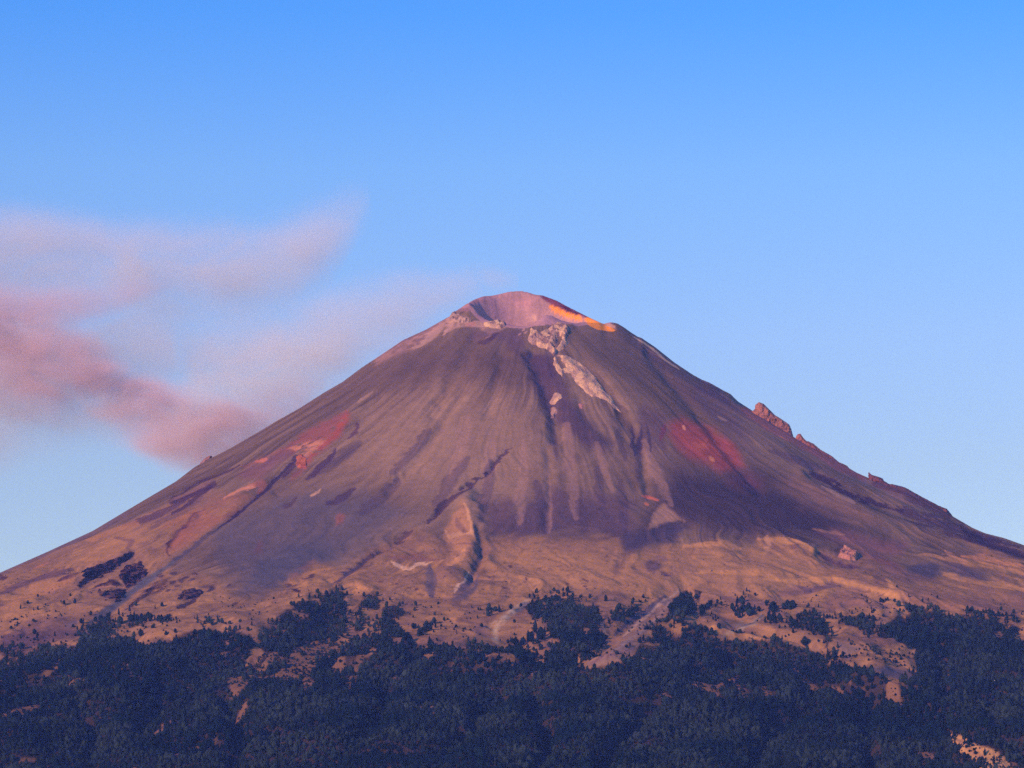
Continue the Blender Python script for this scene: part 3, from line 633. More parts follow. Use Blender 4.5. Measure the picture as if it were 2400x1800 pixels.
# ------------------------------------------------------------------ forest mask
FOREST = tr('A', [(-6600, 1640), (-200, 1620), (0, 1590), (50, 1550), (180, 1560), (220, 1600), (280, 1520), (400, 1540), (440, 1480), (500, 1400), (560, 1350), (640, 1390), (700, 1430), (760, 1380), (830, 1390), (870, 1440), (930, 1380), (1000, 1440), (1020, 1290), (1080, 1250), (1200, 1250), (1180, 1180), (1120, 1180), (1250, 1100), (1400, 1060), (1480, 1120), (1490, 1190), (1400, 1280), (1500, 1270), (1660, 1280), (1760, 1340), (1900, 1390), (2030, 1380), (2100, 1330), (2212, 1330)]) + \
  tr('B', [(60, 720), (250, 670), (400, 650), (640, 650), (700, 680), (820, 650), (920, 690), (1060, 700), (1090, 830), (1050, 960), (1000, 1050), (1100, 1060), (1150, 960), (1200, 840), (1140, 710), (1260, 700), (1290, 820), (1380, 730), (1440, 730), (1500, 700), (1430, 630), (1440, 560), (1370, 530), (1400, 460), (1500, 380), (1600, 350), (1740, 260), (1900, 250), (1960, 210), (2020, 170), (2100, 160), (2212, 190)]) + \
  tr('C', [(30, 240), (90, 380), (60, 640), (150, 700), (340, 720), (480, 840), (500, 900), (620, 850), (860, 800), (900, 770), (1000, 840), (1200, 840), (1380, 830), (1480, 880), (1560, 900), (1700, 900), (1850, 940), (1870, 1000), (1960, 950), (2060, 1000), (2150, 1080), (2212, 1130)]) + \
  tr('D', [(20, 1130), (30, 960), (60, 850), (130, 850), (150, 920), (270, 980), (310, 1060), (350, 1130), (430, 1080), (440, 960), (520, 880), (620, 870), (640, 800), (480, 740), (470, 640), (420, 500), (260, 500), (160, 360), (280, 260), (360, 240), (500, 210), (740, 240), (800, 300), (900, 340), (1120, 330), (1140, 560), (1100, 620), (1280, 740), (1140, 870), (1000, 900), (1000, 1020), (900, 1070), (860, 970), (840, 1100), (890, 1150), (1000, 1150), (1200, 1110), (1350, 1060), (1450, 1030), (1580, 990), (1600, 920), (1680, 820), (1800, 850), (1900, 830), (2010, 730), (2212, 700)]) + \
  tr('E', [(20, 630), (180, 580), (300, 590), (390, 680), (440, 800), (540, 790), (700, 770), (900, 765), (1200, 790), (1290, 780), (1390, 830), (1560, 880), (1750, 930), (1800, 950), (1840, 920), (1900, 1080), (2000, 1020), (2060, 1060), (2100, 1120), (2200, 1130)]) + \
  tr('F', [(0, 1140), (200, 1150), (300, 1180), (380, 1230), (500, 1300), (560, 1330), (700, 1340), (810, 1300), (820, 1200), (810, 1000), (800, 880), (700, 890), (640, 820), (550, 820), (540, 740), (400, 750), (300, 740), (340, 680), (440, 660), (450, 560), (560, 460), (680, 470), (730, 440), (670, 390), (640, 290), (700, 300), (900, 350), (1100, 420), (1350, 440), (1450, 440), (1560, 450), (1660, 510), (1740, 500), (1860, 480), (1900, 560), (2020, 540), (2180, 620), (2080, 740), (2212, 780), (2400, 800), (9000, 900)]) + [(3700, 2600), (-1200, 2600)]
# glades: places with little or no forest inside the outline (crop, polygon, share of trees kept)
EXTRA = [('C', [(210,370),(260,260),(440,200),(530,310),(530,390),(400,400),(280,370),(290,480),(240,480)]), ('C', [(560,350),(700,330),(820,400),(800,450),(750,520),(690,500),(700,560),(740,570),(860,710),(780,740),(640,760),(620,640),(600,690),(540,700),(480,560),(540,540),(520,460)]),
 ('C', [(150,560),(280,540),(270,630),(170,610)]), ('C', [(440,700),(560,690),(620,760),(620,850),(500,880)]), ('E', [(-60,200),(60,100),(120,180),(160,300),(180,400),(130,450),(-60,470)]), ('D', [(2212,180),(2100,220),(2050,330),(2000,480),(1930,500),(2030,570),(2100,450),(2212,540)]), ('D', [(1800,620),(1990,590),(2000,740),(1900,830),(1820,800)]),
 ('E', [(200,320),(410,240),(390,300),(300,380),(270,480),(220,470)]), ('E', [(130,110),(260,150),(230,300),(170,260)]), ('D', [(180,690),(260,670),(320,800),(190,810)]), ('E', [(2080,480),(2250,480),(2250,630),(2140,610),(2090,560)]), ('E', [(1820,690),(1890,690),(1880,870),(1830,860)]), ('E', [(1870,860),(1920,880),(1950,1000),(1930,1090),(1880,980)]),
 ('A', [(2000,1080),(2050,1010),(2212,980),(2250,1060),(2100,1110)]), ('B', [(1560,340),(1740,250),(1780,290),(1600,370)]), ('D', [(1480,400),(1560,350),(1630,390),(1600,450),(1540,470)]), ('B', [(1130,700),(1270,690),(1290,830),(1200,840)])]
GLADES = [('B', [(1060, 860), (1180, 860), (1200, 980), (1160, 1060), (1020, 1130), (960, 1200), (930, 1140), (1020, 1000)], 0.0),
 ('B', [(1110, 1250), (1300, 1230), (1330, 1300), (1400, 1400), (1300, 1500), (1290, 1550), (1220, 1480), (1130, 1330)], 0.03),
 ('B', [(930, 1190), (1060, 1190), (1080, 1260), (980, 1330), (900, 1400), (930, 1300)], 0.1),
 ('B', [(1560, 400), (1640, 370), (1760, 400), (1780, 470), (1700, 540), (1620, 500)], 0.0),
 ('B', [(1400, 480), (1500, 470), (1490, 530), (1400, 540)], 0.05),
 ('B', [(1400, 960), (1480, 1000), (1510, 1130), (1480, 1250), (1430, 1120)], 0.1),
 ('B', [(1840, 800), (1900, 860), (1910, 1010), (1860, 960)], 0.05), ('B', [(2080, 300), (2120, 300), (2120, 360), (2070, 350)], 0.0),
 ('B', [(380, 1020), (460, 1010), (470, 1080), (400, 1090)], 0.0), ('B', [(220, 1120), (330, 1080), (370, 1150), (240, 1200)], 0.0),
 ('B', [(170, 1270), (290, 1240), (270, 1340), (230, 1460), (200, 1440), (210, 1330)], 0.05), ('B', [(380, 1190), (430, 1180), (410, 1310), (380, 1300)], 0.0),
 ('B', [(470, 1200), (530, 1170), (510, 1280), (470, 1250)], 0.0), ('B', [(810, 1070), (850, 1080), (850, 1220), (820, 1150)], 0.0), ('B', [(690, 960), (760, 940), (740, 1020), (670, 1040)], 0.1),
 ('B', [(1640, 1130), (1780, 1140), (1790, 1240), (1700, 1350), (1660, 1230)], 0.2), ('B', [(1140, 880), (1200, 900), (1250, 1000), (1150, 990)], 0.15),
 ('C', [(360, 890), (480, 890), (420, 950), (330, 1010), (180, 1060), (200, 1000), (340, 960)], 0.0), ('C', [(170, 890), (210, 890), (210, 990), (180, 960)], 0.0),
 ('C', [(400, 1170), (600, 1120), (600, 1160), (410, 1210)], 0.15), ('C', [(680, 1220), (860, 1210), (850, 1330), (750, 1400), (720, 1340)], 0.3), ('C', [(1330, 1330), (1470, 1330), (1440, 1480), (1320, 1420)], 0.3),
 ('C', [(240, 1500), (290, 1500), (280, 1590), (250, 1580)], 0.05), ('C', [(370, 1550), (410, 1540), (400, 1590), (370, 1590)], 0.0),
 ('D', [(550, 1600), (900, 1540), (920, 1570), (830, 1640), (780, 1600), (640, 1620), (560, 1659)], 0.12), ('D', [(970, 1400), (1020, 1400), (1010, 1440), (970, 1440)], 0.0), ('D', [(1920, 1440), (1990, 1440), (2080, 1560), (2030, 1550), (1950, 1490)], 0.05),
 ('D', [(740, 760), (800, 800), (830, 1000), (850, 1080), (780, 960)], 0.1), ('D', [(720, 380), (780, 380), (780, 540), (740, 500)], 0.1), ('D', [(230, 1060), (320, 1060), (400, 1060), (330, 1170), (260, 1200), (230, 1120)], 0.1), ('D', [(560, 360), (700, 330), (720, 480), (600, 530), (520, 440)], 0.3), ('D', [(460, 260), (700, 270), (900, 330), (560, 340)], .35), ('D', [(580, 650), (620, 660), (610, 720), (580, 700)], 0.0),
 ('E', [(620, 1190), (700, 1180), (770, 1330), (710, 1460), (690, 1400), (720, 1320), (660, 1240)], 0.03), ('E', [(450, 1200), (550, 1180), (550, 1230), (460, 1210)], 0.05), ('E', [(550, 1450), (660, 1520), (640, 1580), (560, 1580)], 0.1),
 ('E', [(1380, 1080), (1450, 1080), (1530, 1180), (1490, 1200), (1410, 1130)], 0.1), ('E', [(250, 1380), (310, 1370), (300, 1450), (250, 1430)], 0.1), ('E', [(1540, 1460), (1640, 1410), (1620, 1480), (1560, 1510)], 0.1), ('E', [(2070, 1350), (2130, 1210), (2180, 1200), (2200, 1400), (2150, 1340)], 0.05), ('E', [(1830, 1310), (1960, 1250), (1970, 1270), (1880, 1320)], 0.05), ('E', [(1020, 1340), (1080, 1340), (1060, 1460), (1030, 1420)], 0.3), ('E', [(2080, 1480), (2160, 1460), (2160, 1570), (2100, 1540)], 0.3),
 ('F', [(1230, 590), (1300, 590), (1350, 640), (1320, 680), (1240, 650)], 0.0), ('F', [(530, 630), (640, 640), (640, 710), (560, 700)], 0.1), ('F', [(880, 480), (1030, 470), (1020, 500), (890, 510)], 0.2), ('F', [(1800, 650), (1930, 660), (1950, 600), (2030, 560), (1980, 720), (1860, 740)], 0.0),
 ('F', [(900, 960), (1000, 1040), (980, 1080), (930, 1070)], 0.15), ('F', [(1260, 1100), (1430, 1100), (1420, 1130), (1280, 1130)], 0.15), ('F', [(1060, 930), (1110, 960), (1160, 1060), (1140, 1100), (1090, 1040)], 0.15), ('F', [(1080, 1330), (1130, 1280), (1150, 1380), (1200, 1480), (1180, 1520), (1130, 1400), (1080, 1380)], 0.0),
 ('F', [(820, 1320), (920, 1330), (920, 1400), (1000, 1470), (1110, 1500), (1100, 1570), (1000, 1500), (890, 1450)], 0.12), ('F', [(1730, 930), (1920, 1000), (1900, 1030), (1740, 960)], 0.1), ('F', [(1930, 1150), (1980, 1150), (2050, 1220), (2010, 1260)], 0.0), ('F', [(2080, 1040), (2212, 1050), (2180, 1090), (2090, 1080)], 0.2), ('F', [(580, 1510), (640, 1560), (640, 1620), (600, 1590)], 0.05), ('F', [(1900, 1560), (2020, 1560), (2000, 1620), (1900, 1600)], .2),
 ('1', [(300, 1040), (370, 1040), (390, 1150), (340, 1180), (300, 1150)], 0.25), ('1', [(470, 1240), (520, 1225), (520, 1245), (480, 1250)], 0.0), ('1', [(0, 1160), (40, 1160), (40, 1180), (0, 1185)], 0.0), ('1', [(730, 1200), (800, 1250), (740, 1310), (710, 1260)], .35), ('1', [(890, 1180), (915, 1180), (910, 1230), (880, 1230)], .05), ('1', [(110, 1600), (210, 1600), (200, 1630), (110, 1625)], .2), ('1', [(40, 1080), (110, 1070), (110, 1100), (40, 1110)], .3),
 ('2', [(0, 1455), (40, 1455), (30, 1480), (0, 1480)], 0.0), ('2', [(1180, 1290), (1340, 1270), (1340, 1295), (1200, 1330)], .15), ('2', [(1770, 1230), (1840, 1260), (1840, 1285), (1790, 1260)], .0), ('2', [(1480, 1430), (1495, 1430), (1495, 1450), (1480, 1450)], 0),
 ('3', [(1480, 1460), (1550, 1475), (1640, 1530), (1740, 1560), (1820, 1620), (1850, 1700), (1640, 1700), (1620, 1610), (1530, 1570), (1490, 1510)], 0.0), ('3', [(1640, 1510), (1660, 1520), (1660, 1545), (1640, 1545)], 0.0), ('3', [(1690, 1540), (1712, 1540), (1712, 1580), (1690, 1575)], 0.0), ('3', [(1820, 1610), (1896, 1620), (1896, 1660), (1830, 1659)], 0.1), ('3', [(1235, 1480), (1250, 1480), (1255, 1505), (1240, 1505)], 0.0), ('3', [(880, 1470), (920, 1500), (890, 1540)], 1)]
def forest_density(u, v, x, y):
    wn = fbm(x / 55, y / 55, 3, 201) * 6
    wm = fbm(x / 55 + 31, y / 55, 3, 211) * 6
    d = poly_sd(FOREST, u + wn, v + wm)
    for k, poly in EXTRA:
        p = tr(k, poly)
        us = [q[0] for q in p]; vs = [q[1] for q in p]
        b = (u > min(us) - 12) & (u < max(us) + 12) & (v > min(vs) - 12) & (v < max(vs) + 12)
        if b.any(): d[b] = np.maximum(d[b], poly_sd(p, u[b] + wn[b] * 1.2, v[b] + wm[b] * 1.2))
    a = sstep(-1.5, 3, d)
    fr = fbm(x / 60, y / 120, 3, 251)
    a = np.maximum(a, sstep(-48, -2, d) ** 2 * sstep(0.05, 0.4, fr) * 0.55)
    r = np.hypot(x - XC, y); ph = np.arctan2(x - XC, -y)
    for k, poly, keep in GLADES:
        p = tr(k, poly)
        us = [q[0] for q in p]; vs = [q[1] for q in p]
        b = (u > min(us) - 8) & (u < max(us) + 8) & (v > min(vs) - 8) & (v < max(vs) + 8)
        if b.any():
            g = sstep(-1.0, 2.0, poly_sd(p, u[b] + wn[b] * 0.9, v[b] + wm[b] * 0.9)) * sstep(-.55, .0, fbm(x[b] / 24, y[b] / 40, 2, 241) + .25)
            if k != '3': g = g * sstep(-.12, .08, fbm(ph[b] * 62, r[b] / 330, 2, 261) + .06)
            a[b] *= 1 - g * (1 - max(keep, 0.14))
    gap = 0.6 * fbm(ph * 42, r / 300, 3, 221, 0.6) + 0.75 * fbm(ph * 105, r / 210, 2, 231)
    # open woods in the middle left and far right
    op = np.exp(-(((u - 690) / 150) ** 2 + ((v - 1570) / 60) ** 2)) * 0.55 + np.exp(-(((u - 2150) / 220) ** 2 + ((v - 1610) / 50) ** 2)) * 0.40 + \
         np.exp(-(((u - 120) / 160) ** 2 + ((v - 1570) / 30) ** 2)) * 0.35 + np.exp(-(((u - 1800) / 160) ** 2 + ((v - 1620) / 40) ** 2)) * 0.30 + \
         np.exp(-(((u - 820) / 60) ** 2 + ((v - 1500) / 60) ** 2)) * 0.4
    a *= sstep(0.62, 0.46, gap + op * 1.0)
    return a
fm = np.zeros(X.shape, np.float32)
b = (V > 1360) & (Y < -1500) & (Y > -6200) & (np.abs(X) < 3500)
fm[b] = forest_density(U[b], V[b], X[b], Y[b])
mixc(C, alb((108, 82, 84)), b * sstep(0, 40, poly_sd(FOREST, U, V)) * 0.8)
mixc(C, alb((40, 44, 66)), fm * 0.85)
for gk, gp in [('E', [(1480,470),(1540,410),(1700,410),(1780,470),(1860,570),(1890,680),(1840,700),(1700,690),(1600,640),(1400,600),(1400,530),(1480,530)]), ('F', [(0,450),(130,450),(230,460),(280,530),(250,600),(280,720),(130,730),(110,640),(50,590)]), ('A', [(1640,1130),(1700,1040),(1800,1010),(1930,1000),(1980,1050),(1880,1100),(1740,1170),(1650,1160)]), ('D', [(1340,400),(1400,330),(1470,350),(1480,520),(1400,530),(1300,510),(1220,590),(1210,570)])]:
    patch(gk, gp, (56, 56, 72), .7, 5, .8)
stuffp = [('3', [(1480, 1460), (1550, 1475), (1640, 1530), (1740, 1560), (1820, 1620), (1850, 1700), (1640, 1700), (1620, 1610), (1530, 1570), (1490, 1510)], (196, 146, 118)),
          ('F', [(1080, 1330), (1130, 1280), (1150, 1380), (1200, 1480), (1180, 1520), (1130, 1400), (1080, 1380)], (176, 112, 112))]
for k, p, c in stuffp: patch(k, p, c, .9, 3, .8)
patch('3', [(1500, 1500), (1560, 1500), (1700, 1600), (1660, 1620), (1560, 1560)], (140, 102, 96), .7, 4, 1, 0, .3)
far = (Y < -6200) | (np.abs(X) > 3300) & (Z < 1250)
mixc(C, alb((52, 60, 74)), far * 1.0)
C = np.clip(C, 0.003, 0.95)

idx = (np.arange(NY - 1)[:, None] * NX + np.arange(NX - 1)[None, :]).ravel()
faces = np.stack([idx, idx + 1, idx + NX + 1, idx + NX], 1)
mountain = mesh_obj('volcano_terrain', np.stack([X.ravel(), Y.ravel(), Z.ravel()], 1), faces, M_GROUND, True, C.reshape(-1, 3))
tag(mountain, kind='structure')

def ground(x, y):
    """height of the terrain at points"""
    i = np.clip(np.searchsorted(XS, x) - 1, 0, NX - 2); j = np.clip(np.searchsorted(YS, y) - 1, 0, NY - 2)
    fx = (x - XS[i]) / (XS[i + 1] - XS[i]); fy = (y - YS[j]) / (YS[j + 1] - YS[j])
    return (Z[j, i] * (1 - fx) + Z[j, i + 1] * fx) * (1 - fy) + (Z[j + 1, i] * (1 - fx) + Z[j + 1, i + 1] * fx) * fy
def hit(u, v):
    """first terrain point under a photo pixel"""
    ys = np.arange(-7000, 700, 3.0)
    a = (u - 1200) / F; bb = (900 - v) / F
    dyv = cp - bb * sp_; dzv = sp_ + bb * cp
    t = (ys - CAM_Y) / dyv
    g = ground(a * t, ys); zz = dzv * t
    m = np.nonzero(g >= zz)[0]
    if len(m) == 0: return None
    k = m[0]
    return (float(a * t[k]), float(ys[k]), float(g[k]))
#PART2
# ------------------------------------------------------------------ trees
def foliage_mat():
    m = mat_new('pine foliage'); t = m.node_tree
    g = N(t, 'ShaderNodeNewGeometry'); oi = N(t, 'ShaderNodeObjectInfo')
    n1 = N(t, 'ShaderNodeTexNoise'); n1.inputs['Scale'].default_value = 0.0042; n1.inputs['Detail'].default_value = 4
    t.links.new(g.outputs['Position'], n1.inputs['Vector'])
    n2 = N(t, 'ShaderNodeTexNoise'); n2.inputs['Scale'].default_value = 0.25; n2.inputs['Detail'].default_value = 2
    t.links.new(g.outputs['Position'], n2.inputs['Vector'])
    mx = N(t, 'ShaderNodeMix', data_type='RGBA'); mx.inputs[6].default_value = FOL1; mx.inputs[7].default_value = FOL2
    mr = N(t, 'ShaderNodeMapRange'); mr.inputs[1].default_value = 0.40; mr.inputs[2].default_value = 0.62
    t.links.new(n1.outputs[0], mr.inputs[0]); t.links.new(mr.outputs[0], mx.inputs[0])
    a = N(t, 'ShaderNodeMath', operation='MULTIPLY_ADD'); a.inputs[1].default_value = 0.8; a.inputs[2].default_value = 0.25
    t.links.new(oi.outputs['Random'], a.inputs[0])
    b = N(t, 'ShaderNodeMath', operation='ADD'); t.links.new(a.outputs[0], b.inputs[0])
    c = N(t, 'ShaderNodeMath', operation='MULTIPLY'); c.inputs[1].default_value = 0.8; t.links.new(n2.outputs[0], c.inputs[0]); t.links.new(c.outputs[0], b.inputs[1])
    vm = N(t, 'ShaderNodeVectorMath', operation='SCALE'); t.links.new(mx.outputs[2], vm.inputs[0]); t.links.new(b.outputs[0], vm.inputs['Scale'])
    p = N(t, 'ShaderNodeBsdfPrincipled'); p.inputs['Roughness'].default_value = 0.9; p.inputs['Specular IOR Level'].default_value = 0.05
    t.links.new(vm.outputs[0], p.inputs['Base Color'])
    o = N(t, 'ShaderNodeOutputMaterial'); t.links.new(p.outputs[0], o.inputs[0])
    return m
FOL1 = (0.003, 0.014, 0.019, 1); FOL2 = (0.022, 0.042, 0.038, 1)
M_FOL = foliage_mat()
M_BARK = mat_new('pine bark'); _t = M_BARK.node_tree
_p = N(_t, 'ShaderNodeBsdfPrincipled'); _n = N(_t, 'ShaderNodeTexNoise'); _n.inputs['Scale'].default_value = 3
_r = N(_t, 'ShaderNodeValToRGB'); _r.color_ramp.elements[0].color = (0.05, 0.035, 0.03, 1); _r.color_ramp.elements[1].color = (0.16, 0.11, 0.09, 1)
_t.links.new(_n.outputs[0], _r.inputs[0]); _t.links.new(_r.outputs[0], _p.inputs['Base Color']); _p.inputs['Roughness'].default_value = 0.95
_o = N(_t, 'ShaderNodeOutputMaterial'); _t.links.new(_p.outputs[0], _o.inputs[0])

def tree_data(seed, style):
    """unit-height pine: tapered trunk with limbs, crown of many small needle sprays round a ragged core"""
    rs = np.random.RandomState(seed)
    V = []; Fq = []; Mi = []
    def quad(a, b, c, d, m):
        i = len(V); V.extend([a, b, c, d]); Fq.append((i, i + 1, i + 2, i + 3)); Mi.append(m)
    lean = rs.uniform(-0.03, 0.03, 2)
    prev = None
    for k, (h, r) in enumerate([(-0.06, 0.030), (0.3, 0.022), (0.65, 0.013), (0.95, 0.004)]):
        ring = [np.array([lean[0] * h + r * math.cos(q), lean[1] * h + r * math.sin(q), h]) for q in np.arange(5) * 2 * math.pi / 5]
        if prev is not None:
            for q in range(5): quad(prev[q], prev[(q + 1) % 5], ring[(q + 1) % 5], ring[q], 1)
        prev = ring
    if style == 0:   wd, lo, fn = 0.21, 0.08, lambda t: (1 - t) ** 0.62 * min(1, t / 0.10 + 0.35)
    elif style == 1: wd, lo, fn = 0.30, 0.14, lambda t: math.sin(math.pi * min(1, t * 0.86 + 0.14)) ** 0.7
    else:            wd, lo, fn = 0.36, 0.06, lambda t: math.sin(math.pi * min(1, t * 0.80 + 0.20)) ** 0.55
    lob = rs.uniform(0, 6.28, 3)
    def rad(t, q):
        return wd * fn(t) * (1 + 0.20 * math.sin(2 * q + lob[0] + 5 * t) + 0.14 * math.sin(3 * q + lob[1] - 7 * t) + 0.10 * math.sin(9 * t + lob[2]))
    prev = None
    for t in np.linspace(0.02, 0.97, 7):
        ring = [np.array([lean[0] * t + 0.74 * rad(t, q) * rs.uniform(.75, 1.15) * math.cos(q), lean[1] * t + 0.74 * rad(t, q) * rs.uniform(.75, 1.15) * math.sin(q), lo + (1 - lo) * t]) for q in np.arange(7) * 2 * math.pi / 7]
        if prev is not None:
            for q in range(7): quad(prev[q], prev[(q + 1) % 7], ring[(q + 1) % 7], ring[q], 0)
        prev = ring
    for k in range(150):
        t = rs.uniform(0, 1) ** 0.9; q = rs.uniform(0, 6.283); rr = rad(t, q) * rs.uniform(0.50, 0.94)
        c = np.array([lean[0] * t + rr * math.cos(q), lean[1] * t + rr * math.sin(q), lo + (1 - lo) * t])
        s = rs.uniform(0.030, 0.062) * (1.25 - 0.6 * t)
        out = np.array([math.cos(q), math.sin(q), rs.uniform(-0.35, 0.5)]); out /= np.linalg.norm(out)
        side = np.cross(out, [0, 0, 1.0]) + rs.uniform(-.4, .4, 3); side /= np.linalg.norm(side)
        upv = np.cross(side, out) * 0.3 + rs.uniform(-.3, .3, 3)
        quad(c - side * s * 0.8, c - out * s * 0.5 - upv * s, c + side * s * 0.8, c + out * s * 1.3 + upv * s, 0)
    for k in range(9):
        t = rs.uniform(.1, .8); q = rs.uniform(0, 6.283); r = rad(t, q) * 0.9
        a = np.array([0, 0, lo + (1 - lo) * t]); b2 = a + np.array([r * math.cos(q), r * math.sin(q), 0.03])
        n = np.array([-math.sin(q), math.cos(q), 0]) * 0.006
        quad(a - n, a + n, b2 + n * .4, b2 - n * .4, 1)
    return np.array(V), np.array(Fq), np.array(Mi)
def tree_mesh(seed, style, name):
    V, Fq, Mi = tree_data(seed, style)
    me = bpy.data.meshes.new(name)
    me.vertices.add(len(V)); me.vertices.foreach_set('co', V.astype(np.float32).ravel())
    me.loops.add(Fq.size); me.loops.foreach_set('vertex_index', Fq.astype(np.int32).ravel())
    me.polygons.add(len(Fq)); me.polygons.foreach_set('loop_start', np.arange(0, Fq.size, 4, dtype=np.int32))
    me.materials.append(M_FOL); me.materials.append(M_BARK)
    me.polygons.foreach_set('material_index', Mi.astype(np.int32))
    me.update(calc_edges=True)
    return me
STYLES = [0, 0, 1, 1, 2, 0, 1, 2]
TM = [tree_mesh(300 + k, STYLES[k], 'pine') for k in range(8)]
mpx = lambda y: (y - CAM_Y) / F               # metres per photo pixel at a distance

# single trees traced from the photograph: crop, (foot x, foot y, height) in that crop
SINGLES = {
 'A': [(490,770,35),(360,860,40),(265,930,55),(435,945,35),(490,945,50),(590,885,30),(720,970,25),(620,1025,30),(910,765,40),(830,870,50),(790,840,25),(970,860,60),(190,1150,30),(225,1130,40),(20,1305,25),(710,1280,55),(690,1360,50),(2100,895,50),(2010,925,40),(1540,1010,80),(1550,1125,90),(1590,1000,25),(1650,1035,30),(2150,1280,50),(1735,1310,80),(1820,1290,90),(2165,1110,35),(1680,960,70),(1760,890,45)],
 'B': [(80,560,50),(115,540,25),(310,500,30),(490,455,25),(500,560,80),(530,590,80),(440,575,40),(415,605,30),(610,515,60),(1050,590,55),(1000,660,50),(715,650,40),(60,690,50),(1665,420,40),(1375,545,70),(1400,635,60),(1375,670,35),(2170,130,30)],
 'C': [(295,220,60),(540,270,40),(630,260,35),(585,360,75),(755,340,50),(795,310,35),(960,325,50),(950,400,45),(1165,360,25),(930,485,30),(1210,460,45),(1330,530,50),(1690,360,35),(1775,395,40),(1805,392,40),(1765,500,45),(1850,445,30),(960,630,60),(1000,630,50),(1140,795,60),(1240,790,40),(1810,880,45),(20,130,35),(460,510,60),(485,520,25),(415,530,30),(370,610,40),(110,620,40),(200,600,70),(255,640,60),(360,705,35),(410,730,40),(1275,560,25),(1355,640,25),(1290,640,40),(1460,650,30),(1490,670,25),(1580,670,25),(1195,680,30),(2160,970,25),(2060,790,25),(2170,820,25),(2150,890,30)],
 'D': [(30,550,40),(30,720,35),(300,690,150),(370,770,140),(420,790,110),(210,920,70),(295,925,45),(360,860,40),(490,860,55),(350,910,25),(375,1030,50),(1010,220,40),(1215,275,75),(655,140,30),(695,180,25),(745,170,35),(1560,320,70),(1570,280,50),(1650,290,30),(1670,300,35),(1700,235,45),(1730,280,30),(1775,245,25),(1405,555,30),(1330,615,25),(1520,985,45),(1460,960,30),(1125,920,60),(150,780,50),(1285,440,50)],
 'E': [(375,445,40),(325,545,35),(395,510,35),(460,505,30),(430,530,30),(450,310,55),(490,255,40),(430,350,50),(500,330,50),(575,340,40),(680,205,30),(830,145,45),(865,160,25),(790,200,60),(810,230,30),(940,205,40),(850,220,30),(1085,340,75),(1110,300,40),(1240,370,25),(1185,405,25),(1630,350,50),(1610,355,30),(1760,355,45),(1725,350,25),(1830,490,60),(1870,500,50),(1910,490,45),(1940,505,45),(1975,460,50),(1985,505,30),(2160,410,25),(2195,445,50),(1430,695,60),(1255,630,45),(1375,580,45),(2040,635,25),(2155,790,40),(2180,845,40),(2010,890,75),(1960,970,90),(1330,750,30),(1375,730,25),(1760,810,35),(1930,690,70)],
 'F': [(30,390,30),(85,375,25),(110,205,25),(170,220,25),(180,290,55),(355,285,55),(385,300,50),(415,270,35),(445,265,40),(535,285,40),(590,345,70),(565,95,30),(970,265,35),(1090,240,40),(1915,390,45),(2080,430,50),(2180,450,35),(230,370,35),(265,405,40),(240,430,60),(75,650,45)]}
# groves: crop, outline, number of trees, what they are
GROVES = [
 ('E', [(1480,470),(1540,410),(1700,410),(1780,470),(1860,570),(1890,680),(1840,700),(1700,690),(1600,640),(1400,600),(1400,530),(1480,530)], 34, 'dense round grove right of centre above the dark forest'),
 ('E', [(1040,540),(1080,450),(1200,440),(1290,490),(1400,500),(1400,540),(1260,530),(1100,545)], 11, 'thin line of trees reaching left from the round grove'),
 ('F', [(0,450),(60,460),(130,450),(230,460),(280,530),(250,600),(280,720),(130,730),(110,640),(50,590)], 17, 'upright grove left of the right hand forest spur'),
 ('E', [(640,390),(640,330),(680,280),(780,260),(850,310),(860,350),(1000,360),(1000,390),(900,450),(830,440),(800,480),(660,470)], 18, 'ragged grove beside the small grey wash right of centre'),
 ('E', [(1110,360),(1180,325),(1240,350),(1200,390),(1120,390)], 5, 'low oval clump between the ragged and round groves'),
 ('E', [(1290,340),(1380,310),(1440,330),(1420,355),(1300,365)], 5, 'flat topped clump just above left of the round grove'),
 ('C', [(1880,360),(2000,340),(2050,390),(1960,440),(1890,450)], 6, 'small dark block of trees alone at the picture centre'),
 ('C', [(1230,520),(1250,560),(1190,630),(1090,650),(1000,710),(980,700),(1040,660),(1110,590)], 9, 'slanting green strip of trees left of centre'),
 ('A', [(1640,1130),(1700,1040),(1800,1010),(1930,1000),(1980,1050),(1880,1100),(1740,1170),(1650,1160)], 11, 'oval grove on the far left below the dark crags'),
 ('D', [(1340,400),(1400,330),(1470,350),(1480,520),(1400,530),(1300,510),(1220,590),(1210,570)], 9, 'tall grove left of the long grey debris wash'),
 ('D', [(1490,420),(1560,370),(1620,390),(1600,450),(1540,470)], 4, 'round clump at the edge of the long grey wash')]
trees = []                                     # (u, v_foot, height px, grove or None)
for k, L in SINGLES.items():
    ox, oy, s = CROP[k]
    for a, b_, h in L: trees.append([ox + a / s, oy + b_ / s, h * 1.25 / s, None])
rs = np.random.RandomState(7)
for gi, (k, poly, n, desc) in enumerate(GROVES):
    p = tr(k, poly); us = [q[0] for q in p]; vs = [q[1] for q in p]
    pts = []; tries = 0
    while len(pts) < n and tries < 4000:
        tries += 1
        a, b_ = rs.uniform(min(us), max(us)), rs.uniform(min(vs), max(vs))
        if poly_sd(p, np.array([a]), np.array([b_]))[0] < 0: continue
        md = 9.0 if tries < 1500 else (6.5 if tries < 3000 else 3)
        if any(math.hypot(a - q[0], (b_ - q[1]) * 1.3) < md for q in pts): continue
        pts.append((a, b_))
    for a, b_ in pts: trees.append([a, b_ + 5, rs.uniform(13, 19), gi])
trees.sort(key=lambda q: (q[3] is None, -q[2]))
small = trees[300:]; trees = trees[:300]
print('individual trees', len(trees), 'small ones left to scrub', len(small))
